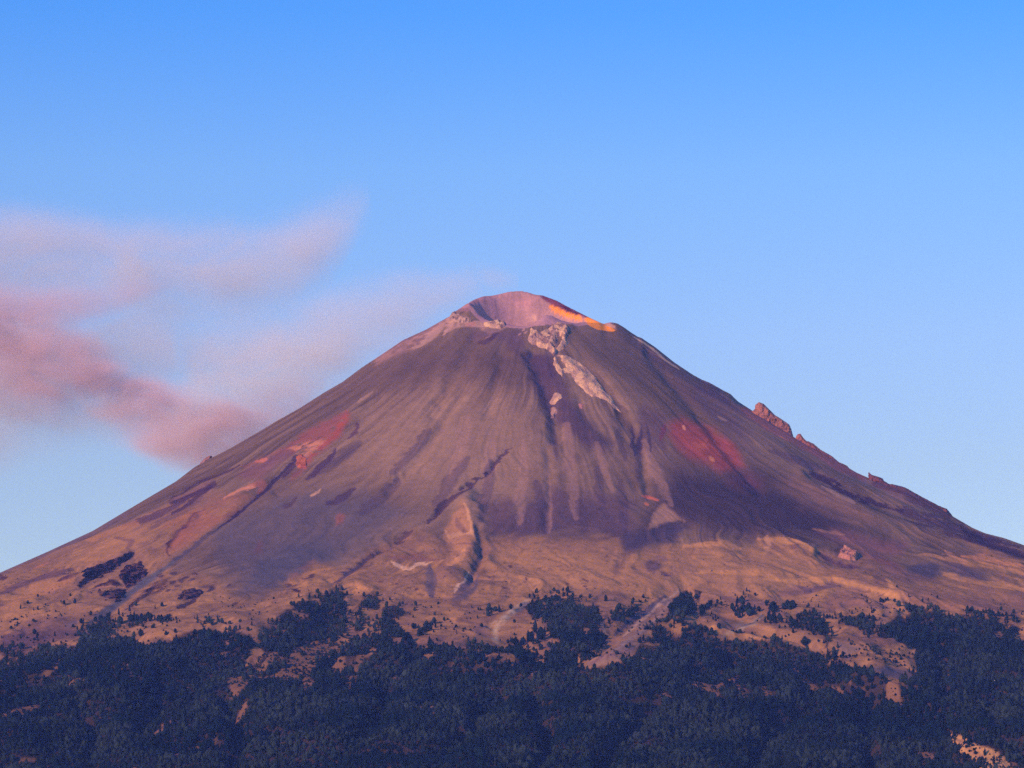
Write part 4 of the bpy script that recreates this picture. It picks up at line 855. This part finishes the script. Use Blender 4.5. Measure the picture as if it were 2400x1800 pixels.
LAND = [('far left below the left skyline', 60, 1420), ('left below the dark crags', 175, 1425), ('at the foot of the blue grey wash', 300, 1440), ('above the far left oval grove', 370, 1420), ('over the leftmost forest edge', 110, 1490),
 ('beyond the wash on the left tan slope', 440, 1455), ('above the flat forest spur on the left', 500, 1455), ('left of the left forest tongue', 620, 1470), ('in the clearing of the left forest tongue', 700, 1435), ('above the left forest tongue', 850, 1400),
 ('right of the left forest tongue', 950, 1420), ('in the clearing between two left groves', 870, 1470), ('round the slanting green strip', 1030, 1470), ('left of the central dark block', 1115, 1440), ('above the central forest spur', 1010, 1500),
 ('right of the pale central debris', 1190, 1510), ('on the tan rise under the central debris', 1255, 1500), ('above the central wood', 1340, 1400), ('right of the central wood', 1440, 1430), ('by the top of the long grey wash', 1500, 1410), ('at the foot of the long grey wash', 1470, 1535),
 ('left of the ragged grove', 1680, 1440), ('above the ragged grove', 1750, 1395), ('between ragged and round groves', 1800, 1430), ('below the round grove', 1850, 1490), ('above the round grove', 1905, 1420), ('right of the round grove', 1950, 1445), ('in the hollow right of the round grove', 1980, 1510),
 ('above the upright grove', 2030, 1410), ('left tip of the right forest spur', 2090, 1412), ('on the bare slope above the right forest', 2190, 1400), ('near the right picture edge', 2370, 1435), ('beside the upright grove', 2025, 1475)]
ORD = ['first', 'second', 'third', 'fourth', 'fifth', 'sixth', 'seventh', 'eighth', 'ninth', 'tenth', 'eleventh', 'twelfth', 'thirteenth', 'fourteenth', 'fifteenth', 'sixteenth', 'seventeenth', 'eighteenth', 'nineteenth', 'twentieth']
clus = {}
for q in trees:
    if q[3] is None:
        i = min(range(len(LAND)), key=lambda i: (LAND[i][1] - q[0]) ** 2 + ((LAND[i][2] - q[1]) * 1.5) ** 2)
        clus.setdefault(i, []).append(q)
label_of = {}
for i, L in clus.items():
    L.sort(key=lambda q: q[0])
    for j, q in enumerate(L):
        sz = 'tall' if q[2] > 15 else ('small' if q[2] < 9 else 'middling')
        label_of[id(q)] = ('%s dark lone pine %s' % (sz, LAND[i][0])) + (', %s from left there' % ORD[j] if len(L) > 1 else '')
occupied = []
for q in trees:
    h = hit(q[0], q[1])
    if h is None: continue
    x, y, z = h
    k = rs.randint(8)
    o = bpy.data.objects.new('pine_tree', TM[k])
    hm = max(q[2], 6) * mpx(y)
    wd = rs.uniform(1.0, 1.35) * (1.1 if hm < 18 else 0.95)
    if q[3] is not None: wd *= 1.3
    o.location = (x, y, z - 0.3); o.scale = (hm * wd, hm * wd, hm); o.rotation_euler = (0, 0, rs.uniform(0, 6.28))
    COL.objects.link(o)
    occupied.append((x, y))
    if q[3] is None:
        tag(o, label_of[id(q)], 'tree', 'lone pines on the slope above the forest')
    else:
        tag(o, 'dark pine in the ' + GROVES[q[3]][3], 'tree', GROVES[q[3]][3])

# the forest below: uncountable, one object of instanced pines
def scatter(name, P, scl, rot, idx, srcs, label, cat):
    me = bpy.data.meshes.new(name)
    me.vertices.add(len(P)); me.vertices.foreach_set('co', P.astype(np.float32).ravel())
    for an, ty, dat in (('scl', 'FLOAT_VECTOR', scl), ('rot', 'FLOAT_VECTOR', rot)):
        a = me.attributes.new(an, ty, 'POINT'); a.data.foreach_set('vector', dat.astype(np.float32).ravel())
    a = me.attributes.new('idx', 'INT', 'POINT'); a.data.foreach_set('value', idx.astype(np.int32))
    o = bpy.data.objects.new(name, me); COL.objects.link(o)
    src = bpy.data.collections.new(name + ' sources')
    for k, m_ in enumerate(srcs):
        src.objects.link(bpy.data.objects.new('%s source %02d' % (name, k), m_))
    g = bpy.data.node_groups.new(name, 'GeometryNodeTree')
    g.interface.new_socket('Geometry', in_out='INPUT', socket_type='NodeSocketGeometry')
    g.interface.new_socket('Geometry', in_out='OUTPUT', socket_type='NodeSocketGeometry')
    gi = N(g, 'NodeGroupInput'); go = N(g, 'NodeGroupOutput')
    ci = N(g, 'GeometryNodeCollectionInfo'); ci.inputs['Collection'].default_value = src
    ci.inputs['Separate Children'].default_value = True; ci.inputs['Reset Children'].default_value = True
    ip = N(g, 'GeometryNodeInstanceOnPoints'); ip.inputs['Pick Instance'].default_value = True
    def attr(n, ty):
        q = N(g, 'GeometryNodeInputNamedAttribute', data_type=ty); q.inputs['Name'].default_value = n
        return next(s for s in q.outputs if s.enabled)
    g.links.new(gi.outputs[0], ip.inputs['Points']); g.links.new(ci.outputs[0], ip.inputs['Instance'])
    g.links.new(attr('idx', 'INT'), ip.inputs['Instance Index'])
    er = N(g, 'FunctionNodeEulerToRotation'); g.links.new(attr('rot', 'FLOAT_VECTOR'), er.inputs[0])
    g.links.new(er.outputs[0], ip.inputs['Rotation']); g.links.new(attr('scl', 'FLOAT_VECTOR'), ip.inputs['Scale'])
    g.links.new(ip.outputs[0], go.inputs[0])
    md = o.modifiers.new('scatter', 'NODES'); md.node_group = g
    return tag(o, label, cat, None, 'stuff')
sp = 13.5
gx, gy = np.meshgrid(np.arange(-3300, 3300, sp), np.arange(-6100, -1900, sp * 1.15))
gx = (gx + rs.uniform(-.5, .5, gx.shape) * sp * 1.1).ravel(); gy = (gy + rs.uniform(-.5, .5, gy.shape) * sp * 1.25).ravel()
gz = ground(gx, gy); gu, gv = proj(gx, gy, gz)
k = (gu > -620) & (gu < 3000) & (gv > 1380) & (gv < 1900)
gx, gy, gz, gu, gv = gx[k], gy[k], gz[k], gu[k], gv[k]
dn = np.minimum(forest_density(gu, gv - 2, gx, gy), forest_density(gu, gv - 8, gx, gy))
k = rs.uniform(0, 1, len(gx)) < dn
gx, gy, gz, gv = gx[k], gy[k], gz[k], gv[k]
hgt = 19 * np.exp(rs.normal(0, .22, len(gx))) * (1 + 0.25 * fbm(gx / 300, gy / 300, 2, 301))
hgt = hgt * (0.8 + 0.2 * sstep(1440, 1540, gv))
wd = hgt * rs.uniform(1.0, 1.45, len(gx))
P1 = np.stack([gx, gy, gz - 0.4], 1)
sx = np.array([mpx(h_[1]) if h_ else 0 for h_ in []])
extra = [(hit(q[0], q[1]), q[2]) for q in small]
extra = [(h_, s_) for h_, s_ in extra if h_]
if extra:
    P1 = np.vstack([P1, np.array([e_[0] for e_ in extra])])
    hh = np.array([max(e_[1], 5) * mpx(e_[0][1]) for e_ in extra]); hgt = np.append(hgt, hh); wd = np.append(wd, hh * 1.2)
n = len(P1)
print('forest trees', n)
scatter('forest', P1, np.stack([wd, wd, hgt], 1), np.stack([rs.normal(0, .03, n), rs.normal(0, .03, n), rs.uniform(0, 6.28, n)], 1), rs.randint(0, 8, n), TM,
        'dark blue green pine forest covering the lower slopes', 'forest')
# scrub and tussocks on the tan slopes above it
nS = 110000
x_ = rs.uniform(-2500, 2500, nS); y_ = rs.uniform(-5400, -1500, nS); z_ = ground(x_, y_); u_, v_ = proj(x_, y_, z_)
pt = poly_sd(TANP, u_, v_) > 8
dfor = poly_sd(FOREST, u_, v_)
dens = sstep(1270, 1470, v_) * 0.5 + 0.04
dens *= sstep(-0.2, 0.5, fbm(x_ / 150, y_ / 150, 3, 311)) * (0.4 + 1.2 * np.exp(-((u_ - 2070) / 70) ** 2 - ((v_ - 1530) / 30) ** 2) + 0.6 * np.exp(-((u_ - 1300) / 90) ** 2 - ((v_ - 1420) / 40) ** 2))
k = pt & (v_ > 1180) & (v_ < 1600) & (rs.uniform(0, 1, nS) < dens * 0.75)
k |= (dfor > 4) & (v_ < 1830) & (forest_density(u_, v_, x_, y_) < 0.35) & (rs.uniform(0, 1, nS) < 0.8)
x_, y_, z_, v_ = x_[k], y_[k], z_[k], v_[k]
m_ = len(x_); hs = np.exp(rs.normal(0, .35, m_)) * (2.6 + 3.2 * sstep(1380, 1480, v_))
print('scrub', m_)
scatter('scrub', np.stack([x_, y_, z_ - .3], 1), np.stack([hs * 1.7, hs * 1.7, hs], 1), np.stack([hs * 0, hs * 0, rs.uniform(0, 6.28, m_)], 1), rs.randint(0, 3, m_), [TM[2], TM[4], TM[7]],
        'tiny dark shrubs and tussocks dotted over the tan slopes', 'scrub')

# ------------------------------------------------------------------ rock outcrops
def outcrop(name, k, poly, c1, c2, h, label, cat='rock', group=None, feather=4, warp=1.0, hole=None, c3=None, hn=0.8):
    p = tr(k, poly)
    pts = [hit(a, b_) for a, b_ in p]; pts = [q for q in pts if q]
    xs = [q[0] for q in pts]; ys = [q[1] for q in pts]
    pad = 18
    x = np.arange(min(xs) - pad, max(xs) + pad, 2.6); y = np.arange(min(ys) - pad * 2, max(ys) + pad * 2, 4.0)
    XX, YY = np.meshgrid(x, y); ZZ = ground(XX, YY); uu_, vv_ = proj(XX, YY, ZZ)
    w1 = fbm(XX / 26, YY / 26, 3, 401) * 4 * warp; w2 = fbm(XX / 26 + 9, YY / 26, 3, 402) * 4 * warp
    d = poly_sd(p, uu_ + w1, vv_ + w2)
    if hole: d = np.minimum(d, -poly_sd(tr(k, hole), uu_ + w1, vv_ + w2))
    rn = ridged(XX / 38, YY / 60, 4, 411); rn2 = fbm(XX / 10, YY / 14, 3, 421)
    off = sstep(-1, feather, d) * h * (1 - hn * 0.5 + hn * 0.6 * rn + 0.25 * rn2) - 1.8 * (d < 0.3)
    ZZ2 = ZZ + off
    ny, nx = XX.shape
    ok = d > -2.2
    cell = ok[:-1, :-1] | ok[1:, :-1] | ok[:-1, 1:] | ok[1:, 1:]
    ii = (np.arange(ny - 1)[:, None] * nx + np.arange(nx - 1)[None, :])[cell]
    Fc = np.stack([ii, ii + 1, ii + nx + 1, ii + nx], 1)
    used = np.unique(Fc); remap = np.zeros(ny * nx, int); remap[used] = np.arange(len(used))
    Vv = np.stack([XX.ravel(), YY.ravel(), ZZ2.ravel()], 1)[used]
    t = sstep(-.25, .35, fbm(XX / 18, YY / 30, 4, 431)).ravel()[used][:, None]
    cc = np.asarray(alb(c1)) * (1 - t) + np.asarray(alb(c2)) * t
    if c3 is not None:
        t3 = sstep(.05, .35, fbm(XX / 14, YY / 16 + XX / 60, 3, 441)).ravel()[used][:, None]
        cc = cc * (1 - t3 * .8) + np.asarray(alb(c3)) * t3 * .8
    o = mesh_obj(name, Vv, remap[Fc], M_ROCK, True, cc)
    return tag(o, label, cat, group)
PALE, PALE2, CRK = (214, 168, 154), (176, 136, 142), (120, 88, 108)
outcrop('rock_outcrop', 'S', [(1165,510),(1190,540),(1240,560),(1300,545),(1350,500),(1400,480),(1480,490),(1510,520),(1490,600),(1510,650),(1460,710),(1400,730),(1370,765),(1330,720),(1240,690),(1170,660),(1130,610),(1150,560)], PALE, PALE2, 19,
        'large pale pink crag just below the crater rim', hole=[(1405,620),(1435,585),(1455,610),(1410,690),(1360,700)], c3=CRK)
outcrop('rock_outcrop', 'S', [(1380,780),(1400,760),(1425,745),(1450,760),(1500,770),(1560,800),(1640,850),(1700,900),(1760,970),(1840,1070),(1835,1090),(1900,1130),(1920,1180),(2010,1305),(1940,1260),(1860,1180),(1760,1140),(1730,1145),(1660,1100),(1640,1070),(1560,1000),(1540,940),(1530,930),(1460,930),(1445,955),(1400,920),(1370,850)], PALE, PALE2, 8,
        'long pale rock slab slanting down right below the large pink crag', hole=[(1390,765),(1430,770),(1460,830),(1490,870),(1450,890),(1415,830)], c3=None, warp=.7)
outcrop('rock_outcrop', 'S', [(1330,1190),(1360,1150),(1380,1110),(1450,1120),(1450,1150),(1400,1180),(1390,1210),(1350,1225)], PALE, PALE2, 10, 'small hooked pale rock on the ash left of the long slab', warp=.8)
outcrop('rock_outcrop', 'S', [(1350,1260),(1390,1230),(1410,1290),(1380,1340),(1345,1350)], PALE2, CRK, 9, 'small mottled pale rock just under the hooked one', warp=.8)
outcrop('rock_outcrop', 'S', [(1600,1205),(1650,1220),(1640,1260),(1610,1255)], (176, 120, 136), PALE2, 8, 'little pink rock patch below the middle of the long slab', warp=.5, feather=3)
outcrop('rock_outcrop', 'S', [(690,475),(740,460),(840,442),(920,455),(935,485),(880,528),(840,510),(790,512),(740,500)], (212, 170, 158), PALE2, 15, 'broken pale rocks on the near crater rim left of the crag', c3=CRK)
outcrop('rock_outcrop', 'S', [(400,470),(410,400),(450,365),(500,395),(570,425),(620,440),(560,465),(500,462),(440,455)], (190, 152, 156), PALE2, 16, 'grey pink knob at the left end of the crater rim', c3=(96, 78, 100))
outcrop('rock_outcrop', '3', [(860,485),(885,455),(900,428),(915,440),(950,462),(975,468),(965,505),(930,508),(885,495)], (190, 132, 126), (160, 108, 118), 22, 'pink boulder crag at the top of the tan slope on the right', c3=None, warp=.7)
outcrop('rock_outcrop', '1', [(455,600),(480,560),(560,530),(620,500),(700,475),(742,466),(730,500),(680,520),(620,560),(560,590),(500,615)], (22, 20, 60), (30, 24, 62), 9, 'long near black crag on the left slope', c3=(84, 60, 84), warp=2.4)
outcrop('rock_outcrop', '1', [(665,570),(700,545),(760,530),(780,510),(800,545),(820,570),(790,610),(750,640),(710,665),(690,630),(670,600)], (28, 22, 62), (44, 30, 66), 9, 'dark ragged crag right of the long black one', c3=(110, 78, 92), warp=2.4)
outcrop('rock_outcrop', '1', [(545,685),(620,668),(700,672),(690,700),(650,735),(600,722),(560,705)], (24, 20, 60), (40, 30, 64), 9, 'low dark crag beneath the other two black ones', c3=(110, 80, 92), warp=2.4)
outcrop('rock_outcrop', '1', [(1000,695),(1060,665),(1130,672),(1110,700),(1040,726),(985,718)], (34, 34, 68), (46, 40, 72), 9, 'dark streaky rocks right of the blue grey wash', c3=(110, 82, 96), warp=1.6)
outcrop('rock_outcrop', 'L', [(765,440),(800,430),(830,460),(830,515),(790,520),(765,500)], (182, 104, 92), (150, 80, 82), 8, 'bright orange red rock foot of the left red scar', c3=None, warp=.7)

def crag(name, k, poly, c1, c2, label, T=38, dy=0.0, cat='rock', group=None):
    """a standing crag on the skyline: traced outline, real thickness"""
    p = tr(k, poly)
    um = sum(q[0] for q in p) / len(p)
    y0 = float(np.interp(um, uu, sil_y)) + dy
    s = mpx(y0)
    us = [q[0] for q in p]; vs = [q[1] for q in p]
    a = np.arange(min(us) - 2, max(us) + 2, 0.9); b_ = np.arange(min(vs) - 2, max(vs) + 10, 0.9)
    A, B = np.meshgrid(a, b_)
    wn = fbm(A / 6, B / 6, 2, 501) * 0.9
    d = poly_sd(p, A + wn, B + wn)
    th = np.sqrt(np.clip(d / 7.0, 0, 1)) * T * (0.75 + 0.28 * ridged(A / 16, B / 16, 3, 511) + 0.14 * fbm(A / 5, B / 5, 2, 521))
    tt = 1.0
    aa = (A - 1200) / F; bb = (900 - B) / F
    dyv = cp - bb * sp_; dzv = sp_ + bb * cp
    t = (y0 - CAM_Y) / dyv
    Xc = aa * t; Zc = dzv * t
    ok = d > 0
    cell = ok[:-1, :-1] | ok[1:, :-1] | ok[:-1, 1:] | ok[1:, 1:]
    ny, nx = A.shape
    ii = (np.arange(ny - 1)[:, None] * nx + np.arange(nx - 1)[None, :])[cell]
    f1 = np.stack([ii, ii + nx, ii + nx + 1, ii + 1], 1); f2 = np.stack([ii, ii + 1, ii + nx + 1, ii + nx], 1) + ny * nx
    Vv = np.vstack([np.stack([Xc.ravel(), (y0 - np.maximum(th, 0.05)).ravel(), Zc.ravel()], 1), np.stack([Xc.ravel(), (y0 + np.maximum(th, 0.05)).ravel(), Zc.ravel()], 1)])
    Fc = np.vstack([f1, f2]); used = np.unique(Fc); remap = np.zeros(len(Vv), int); remap[used] = np.arange(len(used))
    q = sstep(-.3, .3, fbm(A / 7, B / 9, 3, 531)).ravel(); q = np.concatenate([q, q])[used][:, None]
    cc = np.asarray(alb(c1)) * (1 - q) + np.asarray(alb(c2)) * q
    return tag(mesh_obj(name, Vv[used], remap[Fc], M_ROCK, True, cc), label, cat, group)
crag('skyline_crag', 'R', [(728,618),(745,600),(748,580),(765,566),(790,575),(815,600),(850,635),(890,660),(930,688),(942,715),(950,752),(970,775),(915,752),(860,712),(780,680),(730,640)], (142, 98, 106), (168, 112, 114), 'large pink crag standing on the right skyline', 30)
crag('skyline_crag', 'R', [(960,775),(968,752),(980,738),(992,738),(1000,752),(1020,775),(990,785)], (150, 98, 112), (166, 108, 114), 'tiny pink knob just right of the large skyline crag', 14)
crag('skyline_crag', 'R', [(1345,1000),(1362,985),(1365,948),(1380,962),(1400,968),(1438,980),(1446,995),(1480,1015),(1440,1035),(1400,1025)], (104, 66, 88), (124, 80, 96), 'dark spiked crag lower down the right skyline', 40)
crag('skyline_crag', 'R', [(1440,1010),(1490,1012),(1560,1030),(1650,1080),(1740,1128),(1790,1148),(1810,1172),(1830,1200),(1700,1160),(1560,1105),(1460,1050)], (98, 66, 90), (122, 80, 98), 'long low purple ridge rock on the lower right skyline', 40)
crag('skyline_crag', 'R', [(1000,768),(1040,782),(1062,792),(1100,825),(1150,852),(1165,862),(1200,892),(1245,912),(1268,940),(1240,955),(1150,915),(1060,860),(1000,810)], (124, 80, 92), (150, 96, 102), 'thin reddish rock rib running down the right skyline between the crags', 22)
crag('skyline_crag', 'L', [(150,515),(180,485),(205,458),(232,438),(250,440),(254,462),(262,470),(230,485),(190,510),(160,525)], (150, 108, 118), (168, 118, 122), 'small rock knob alone on the left skyline', 30)

# ------------------------------------------------------------------ smoke
def PW(px, py, y0):
    a = (px / 0.92167 - 1200) / F; bb = (900 - py / 0.92167) / F
    dyv = cp - bb * sp_; dzv = sp_ + bb * cp
    t = (y0 - CAM_Y) / dyv
    return a * t, dzv * t
def strand(name, parent, pts, ydep, wy, dens, color, nscale=0.0028, namp=0.55, warp=1.7):
    """one band of smoke: centre line (x, y, half width, strength) in picture units at a true distance; a swept tube holding a soft volume"""
    W = []
    for x, y, h, s in pts:
        X_, Z_ = PW(x, y, ydep); W.append((X_, Z_, h * 2.0 * (ydep - CAM_Y) / 14000, s))
    W = np.array(W); x0, x1 = W[0, 0], W[-1, 0]; z0, z1 = W[:, 1].min(), W[:, 1].max(); hm = W[:, 2].max(); sm = W[:, 3].max()
    xs = np.linspace(x0, x1, 40); zc = np.interp(xs, W[:, 0], W[:, 1]); hw = np.interp(xs, W[:, 0], W[:, 2])
    ring = 16; V = []; Fc = []
    for i in range(len(xs)):
        for q in range(ring):
            an = 2 * math.pi * q / ring
            V.append((xs[i], ydep + 1.9 * wy * math.cos(an), zc[i] + max(1.75 * hw[i], 10) * math.sin(an)))
    for i in range(len(xs) - 1):
        for q in range(ring):
            Fc.append((i * ring + q, (i + 1) * ring + q, (i + 1) * ring + (q + 1) % ring, i * ring + (q + 1) % ring))
    V.append((xs[0], ydep, zc[0])); V.append((xs[-1], ydep, zc[-1])); c0, c1 = len(V) - 2, len(V) - 1
    Ft = [(c0, q, (q + 1) % ring) for q in range(ring)] + [(c1, (len(xs) - 1) * ring + (q + 1) % ring, (len(xs) - 1) * ring + q) for q in range(ring)]
    me = bpy.data.meshes.new(name); me.from_pydata(V, [], Fc + Ft); me.update()
    m = mat_new(name + ' smoke'); t = m.node_tree
    g = N(t, 'ShaderNodeNewGeometry')
    nz = N(t, 'ShaderNodeTexNoise'); nz.inputs['Scale'].default_value = nscale; nz.inputs['Detail'].default_value = 4; nz.inputs['Roughness'].default_value = 0.55; nz.inputs['Distortion'].default_value = 0.4
    mp = N(t, 'ShaderNodeVectorMath', operation='MULTIPLY'); mp.inputs[1].default_value = (0.75, 0.6, 1.3)
    t.links.new(g.outputs['Position'], mp.inputs[0]); t.links.new(mp.outputs[0], nz.inputs['Vector'])
    sub = N(t, 'ShaderNodeVectorMath', operation='SUBTRACT'); sub.inputs[1].default_value = (.5, .5, .5); t.links.new(nz.outputs['Color'], sub.inputs[0])
    sc = N(t, 'ShaderNodeVectorMath', operation='SCALE'); sc.inputs['Scale'].default_value = hm * warp; t.links.new(sub.outputs[0], sc.inputs[0])
    ad = N(t, 'ShaderNodeVectorMath', operation='ADD'); t.links.new(g.outputs['Position'], ad.inputs[0]); t.links.new(sc.outputs[0], ad.inputs[1])
    nb = N(t, 'ShaderNodeTexNoise'); nb.inputs['Scale'].default_value = nscale * 1.9; nb.inputs['Detail'].default_value = 5; nb.inputs['Roughness'].default_value = 0.6; nb.inputs['Distortion'].default_value = 0.8
    mp2 = N(t, 'ShaderNodeVectorMath', operation='MULTIPLY'); mp2.inputs[1].default_value = (0.8, 0.5, 1.2)
    t.links.new(g.outputs['Position'], mp2.inputs[0]); t.links.new(mp2.outputs[0], nb.inputs['Vector'])
    sx_ = N(t, 'ShaderNodeSeparateXYZ'); t.links.new(ad.outputs[0], sx_.inputs[0])
    def math_(op, a, b_=None, c=None):
        n_ = N(t, 'ShaderNodeMath', operation=op)
        for i_, v_ in enumerate((a, b_, c)):
            if v_ is None: continue
            if isinstance(v_, (int, float)): n_.inputs[i_].default_value = v_
            else: t.links.new(v_, n_.inputs[i_])
        return n_.outputs[0]
    tx = N(t, 'ShaderNodeMapRange'); tx.inputs[1].default_value = x0; tx.inputs[2].default_value = x1; t.links.new(sx_.outputs['X'], tx.inputs[0])
    def curve(vals):
        r_ = N(t, 'ShaderNodeValToRGB'); r_.color_ramp.interpolation = 'B_SPLINE' if len(vals) > 3 else 'LINEAR'
        e_ = r_.color_ramp.elements
        ps = (W[:, 0] - x0) / (x1 - x0)
        e_[0].position, e_[1].position = 0.0, 1.0
        e_[0].color = (float(vals[0]),) * 3 + (1,); e_[1].color = (float(vals[-1]),) * 3 + (1,)
        for p_, v_ in list(zip(ps, vals))[1:-1]:
            el = e_.new(float(p_)); el.color = (float(v_),) * 3 + (1,)
        t.links.new(tx.outputs[0], r_.inputs[0])
        return r_.outputs[0]
    zc_ = math_('MULTIPLY_ADD', curve((W[:, 1] - z0) / max(z1 - z0, 1)), float(max(z1 - z0, 1)), float(z0))
    hw_ = math_('MULTIPLY', curve(W[:, 2] / hm), float(hm))
    st_ = curve(W[:, 3] / sm)
    qz = math_('DIVIDE', math_('SUBTRACT', sx_.outputs['Z'], zc_), hw_)
    qy = math_('DIVIDE', math_('SUBTRACT', sx_.outputs['Y'], float(ydep)), float(wy))
    r2 = math_('ADD', math_('MULTIPLY', qz, qz), math_('MULTIPLY', qy, qy))
    fall = math_('MAXIMUM', math_('SUBTRACT', math_('EXPONENT', math_('MULTIPLY', r2, -1.25)), 0.03), 0.0)
    # fade at both ends and at the true edge of the tube so no outline shows
    sp2 = N(t, 'ShaderNodeSeparateXYZ'); t.links.new(g.outputs['Position'], sp2.inputs[0])
    nn = N(t, 'ShaderNodeMapRange'); nn.inputs[1].default_value = 0.34; nn.inputs[2].default_value = 0.66; nn.inputs[3].default_value = 1 - namp; nn.inputs[4].default_value = 1 + namp
    t.links.new(nb.outputs[0], nn.inputs[0])
    edz = math_('DIVIDE', math_('SUBTRACT', sp2.outputs['Z'], zc_), math_('MULTIPLY', hw_, 1.7))
    edy = math_('DIVIDE', math_('SUBTRACT', sp2.outputs['Y'], float(ydep)), float(wy * 1.85))
    er = math_('ADD', math_('MULTIPLY', edz, edz), math_('MULTIPLY', edy, edy))
    edge = N(t, 'ShaderNodeMapRange'); edge.interpolation_type = 'SMOOTHSTEP'; edge.inputs[1].default_value = 1.0; edge.inputs[2].default_value = 0.35; t.links.new(er, edge.inputs[0])
    den = math_('MULTIPLY', math_('MULTIPLY', math_('MULTIPLY', fall, st_), math_('MULTIPLY', nn.outputs[0], edge.outputs[0])), float(dens * sm))
    v = N(t, 'ShaderNodeVolumePrincipled')
    v.inputs['Color'].default_value = (*color, 1); v.inputs['Anisotropy'].default_value = -0.35
    t.links.new(den, v.inputs['Density'])
    o_ = N(t, 'ShaderNodeOutputMaterial'); t.links.new(v.outputs[0], o_.inputs['Volume'])
    bmx = bmesh.new(); bmx.from_mesh(me); bmesh.ops.recalc_face_normals(bmx, faces=bmx.faces); bmx.to_mesh(me); bmx.free()
    me.materials.append(m)
    o = bpy.data.objects.new(name, me); COL.objects.link(o); o.parent = parent
    return o
plume = bpy.data.objects.new('smoke_plume', None); COL.objects.link(plume)
tag(plume, 'pink and pale grey volcanic smoke drifting left behind the mountain', 'smoke', None, 'stuff')
PINK = (0.92, 0.78, 0.82); VEIL = (0.90, 1.0, 1.0)
strand('dense_band', plume, [(-140, 722, 116, 1), (0, 748, 116, 1), (110, 796, 94, 1), (200, 818, 78, 1.0), (280, 870, 78, 1.05), (340, 908, 80, 1.1), (410, 948, 80, 1.15), (470, 948, 74, 1.05), (560, 920, 62, .6), (650, 880, 52, .15), (700, 850, 44, 0)], 700, 230, 0.0074, PINK, 0.0030, 0.8)
strand('upper_arm', plume, [(-140, 672, 52, .8), (0, 676, 52, .8), (120, 668, 46, .65), (220, 648, 36, .5), (300, 620, 28, .3), (380, 590, 16, 0)], 760, 170, 0.0056, PINK)
strand('high_veil', plume, [(-140, 570, 110, 1.1), (0, 570, 106, 1.1), (200, 575, 100, 1.05), (400, 592, 94, 1.0), (520, 592, 92, 1.0), (620, 560, 88, 1.0), (710, 500, 70, .7), (760, 450, 44, .25), (800, 420, 24, 0)], 900, 290, 0.0024, VEIL, 0.0018, 0.7)
strand('slope_veil', plume, [(330, 950, 50, 0.2), (430, 890, 84, .9), (550, 835, 100, 1), (660, 780, 106, 1), (760, 712, 96, .9), (860, 664, 70, .75), (950, 636, 48, .6), (1060, 612, 30, .4), (1120, 604, 16, 0)], 620, 260, 0.0024, VEIL, 0.0022, 0.7)
strand('mid_veil', plume, [(-140, 800, 90, .9), (0, 800, 90, .9), (150, 760, 90, .9), (300, 740, 100, .8), (430, 770, 110, .7), (560, 770, 100, .6), (680, 720, 80, .4), (760, 680, 60, 0)], 960, 320, 0.0019, VEIL, 0.0022, 0.8)
strand('low_veil', plume, [(-140, 905, 110, 1), (0, 905, 110, 1), (130, 890, 96, .85), (240, 900, 76, .5), (330, 930, 56, 0)], 820, 240, 0.0026, VEIL, 0.002, 0.6)
# ------------------------------------------------------------------ haze
HZ = 42000.0
me = bpy.data.meshes.new('haze')
zt = 3900.0; zb = -70.0 - 1
me.from_pydata([(-HZ, -HZ, zb), (HZ, -HZ, zb), (HZ, HZ, zb), (-HZ, HZ, zb), (-HZ, -HZ, zt), (HZ, -HZ, zt), (HZ, HZ, zt), (-HZ, HZ, zt)], [],
               [(0, 3, 2, 1), (4, 5, 6, 7), (0, 1, 5, 4), (1, 2, 6, 5), (2, 3, 7, 6), (3, 0, 4, 7)])
m = mat_new('haze air'); t = m.node_tree
v = N(t, 'ShaderNodeVolumePrincipled')
v.inputs['Color'].default_value = (0.16, 0.34, 1.0, 1); v.inputs['Absorption Color'].default_value = (1, 1, 1, 1)
v.inputs['Density'].default_value = 1.8e-5; v.inputs['Anisotropy'].default_value = 0.0
o_ = N(t, 'ShaderNodeOutputMaterial'); t.links.new(v.outputs[0], o_.inputs['Volume'])
me.materials.append(m)
haze = bpy.data.objects.new('haze', me); COL.objects.link(haze); tag(haze, kind='stuff')
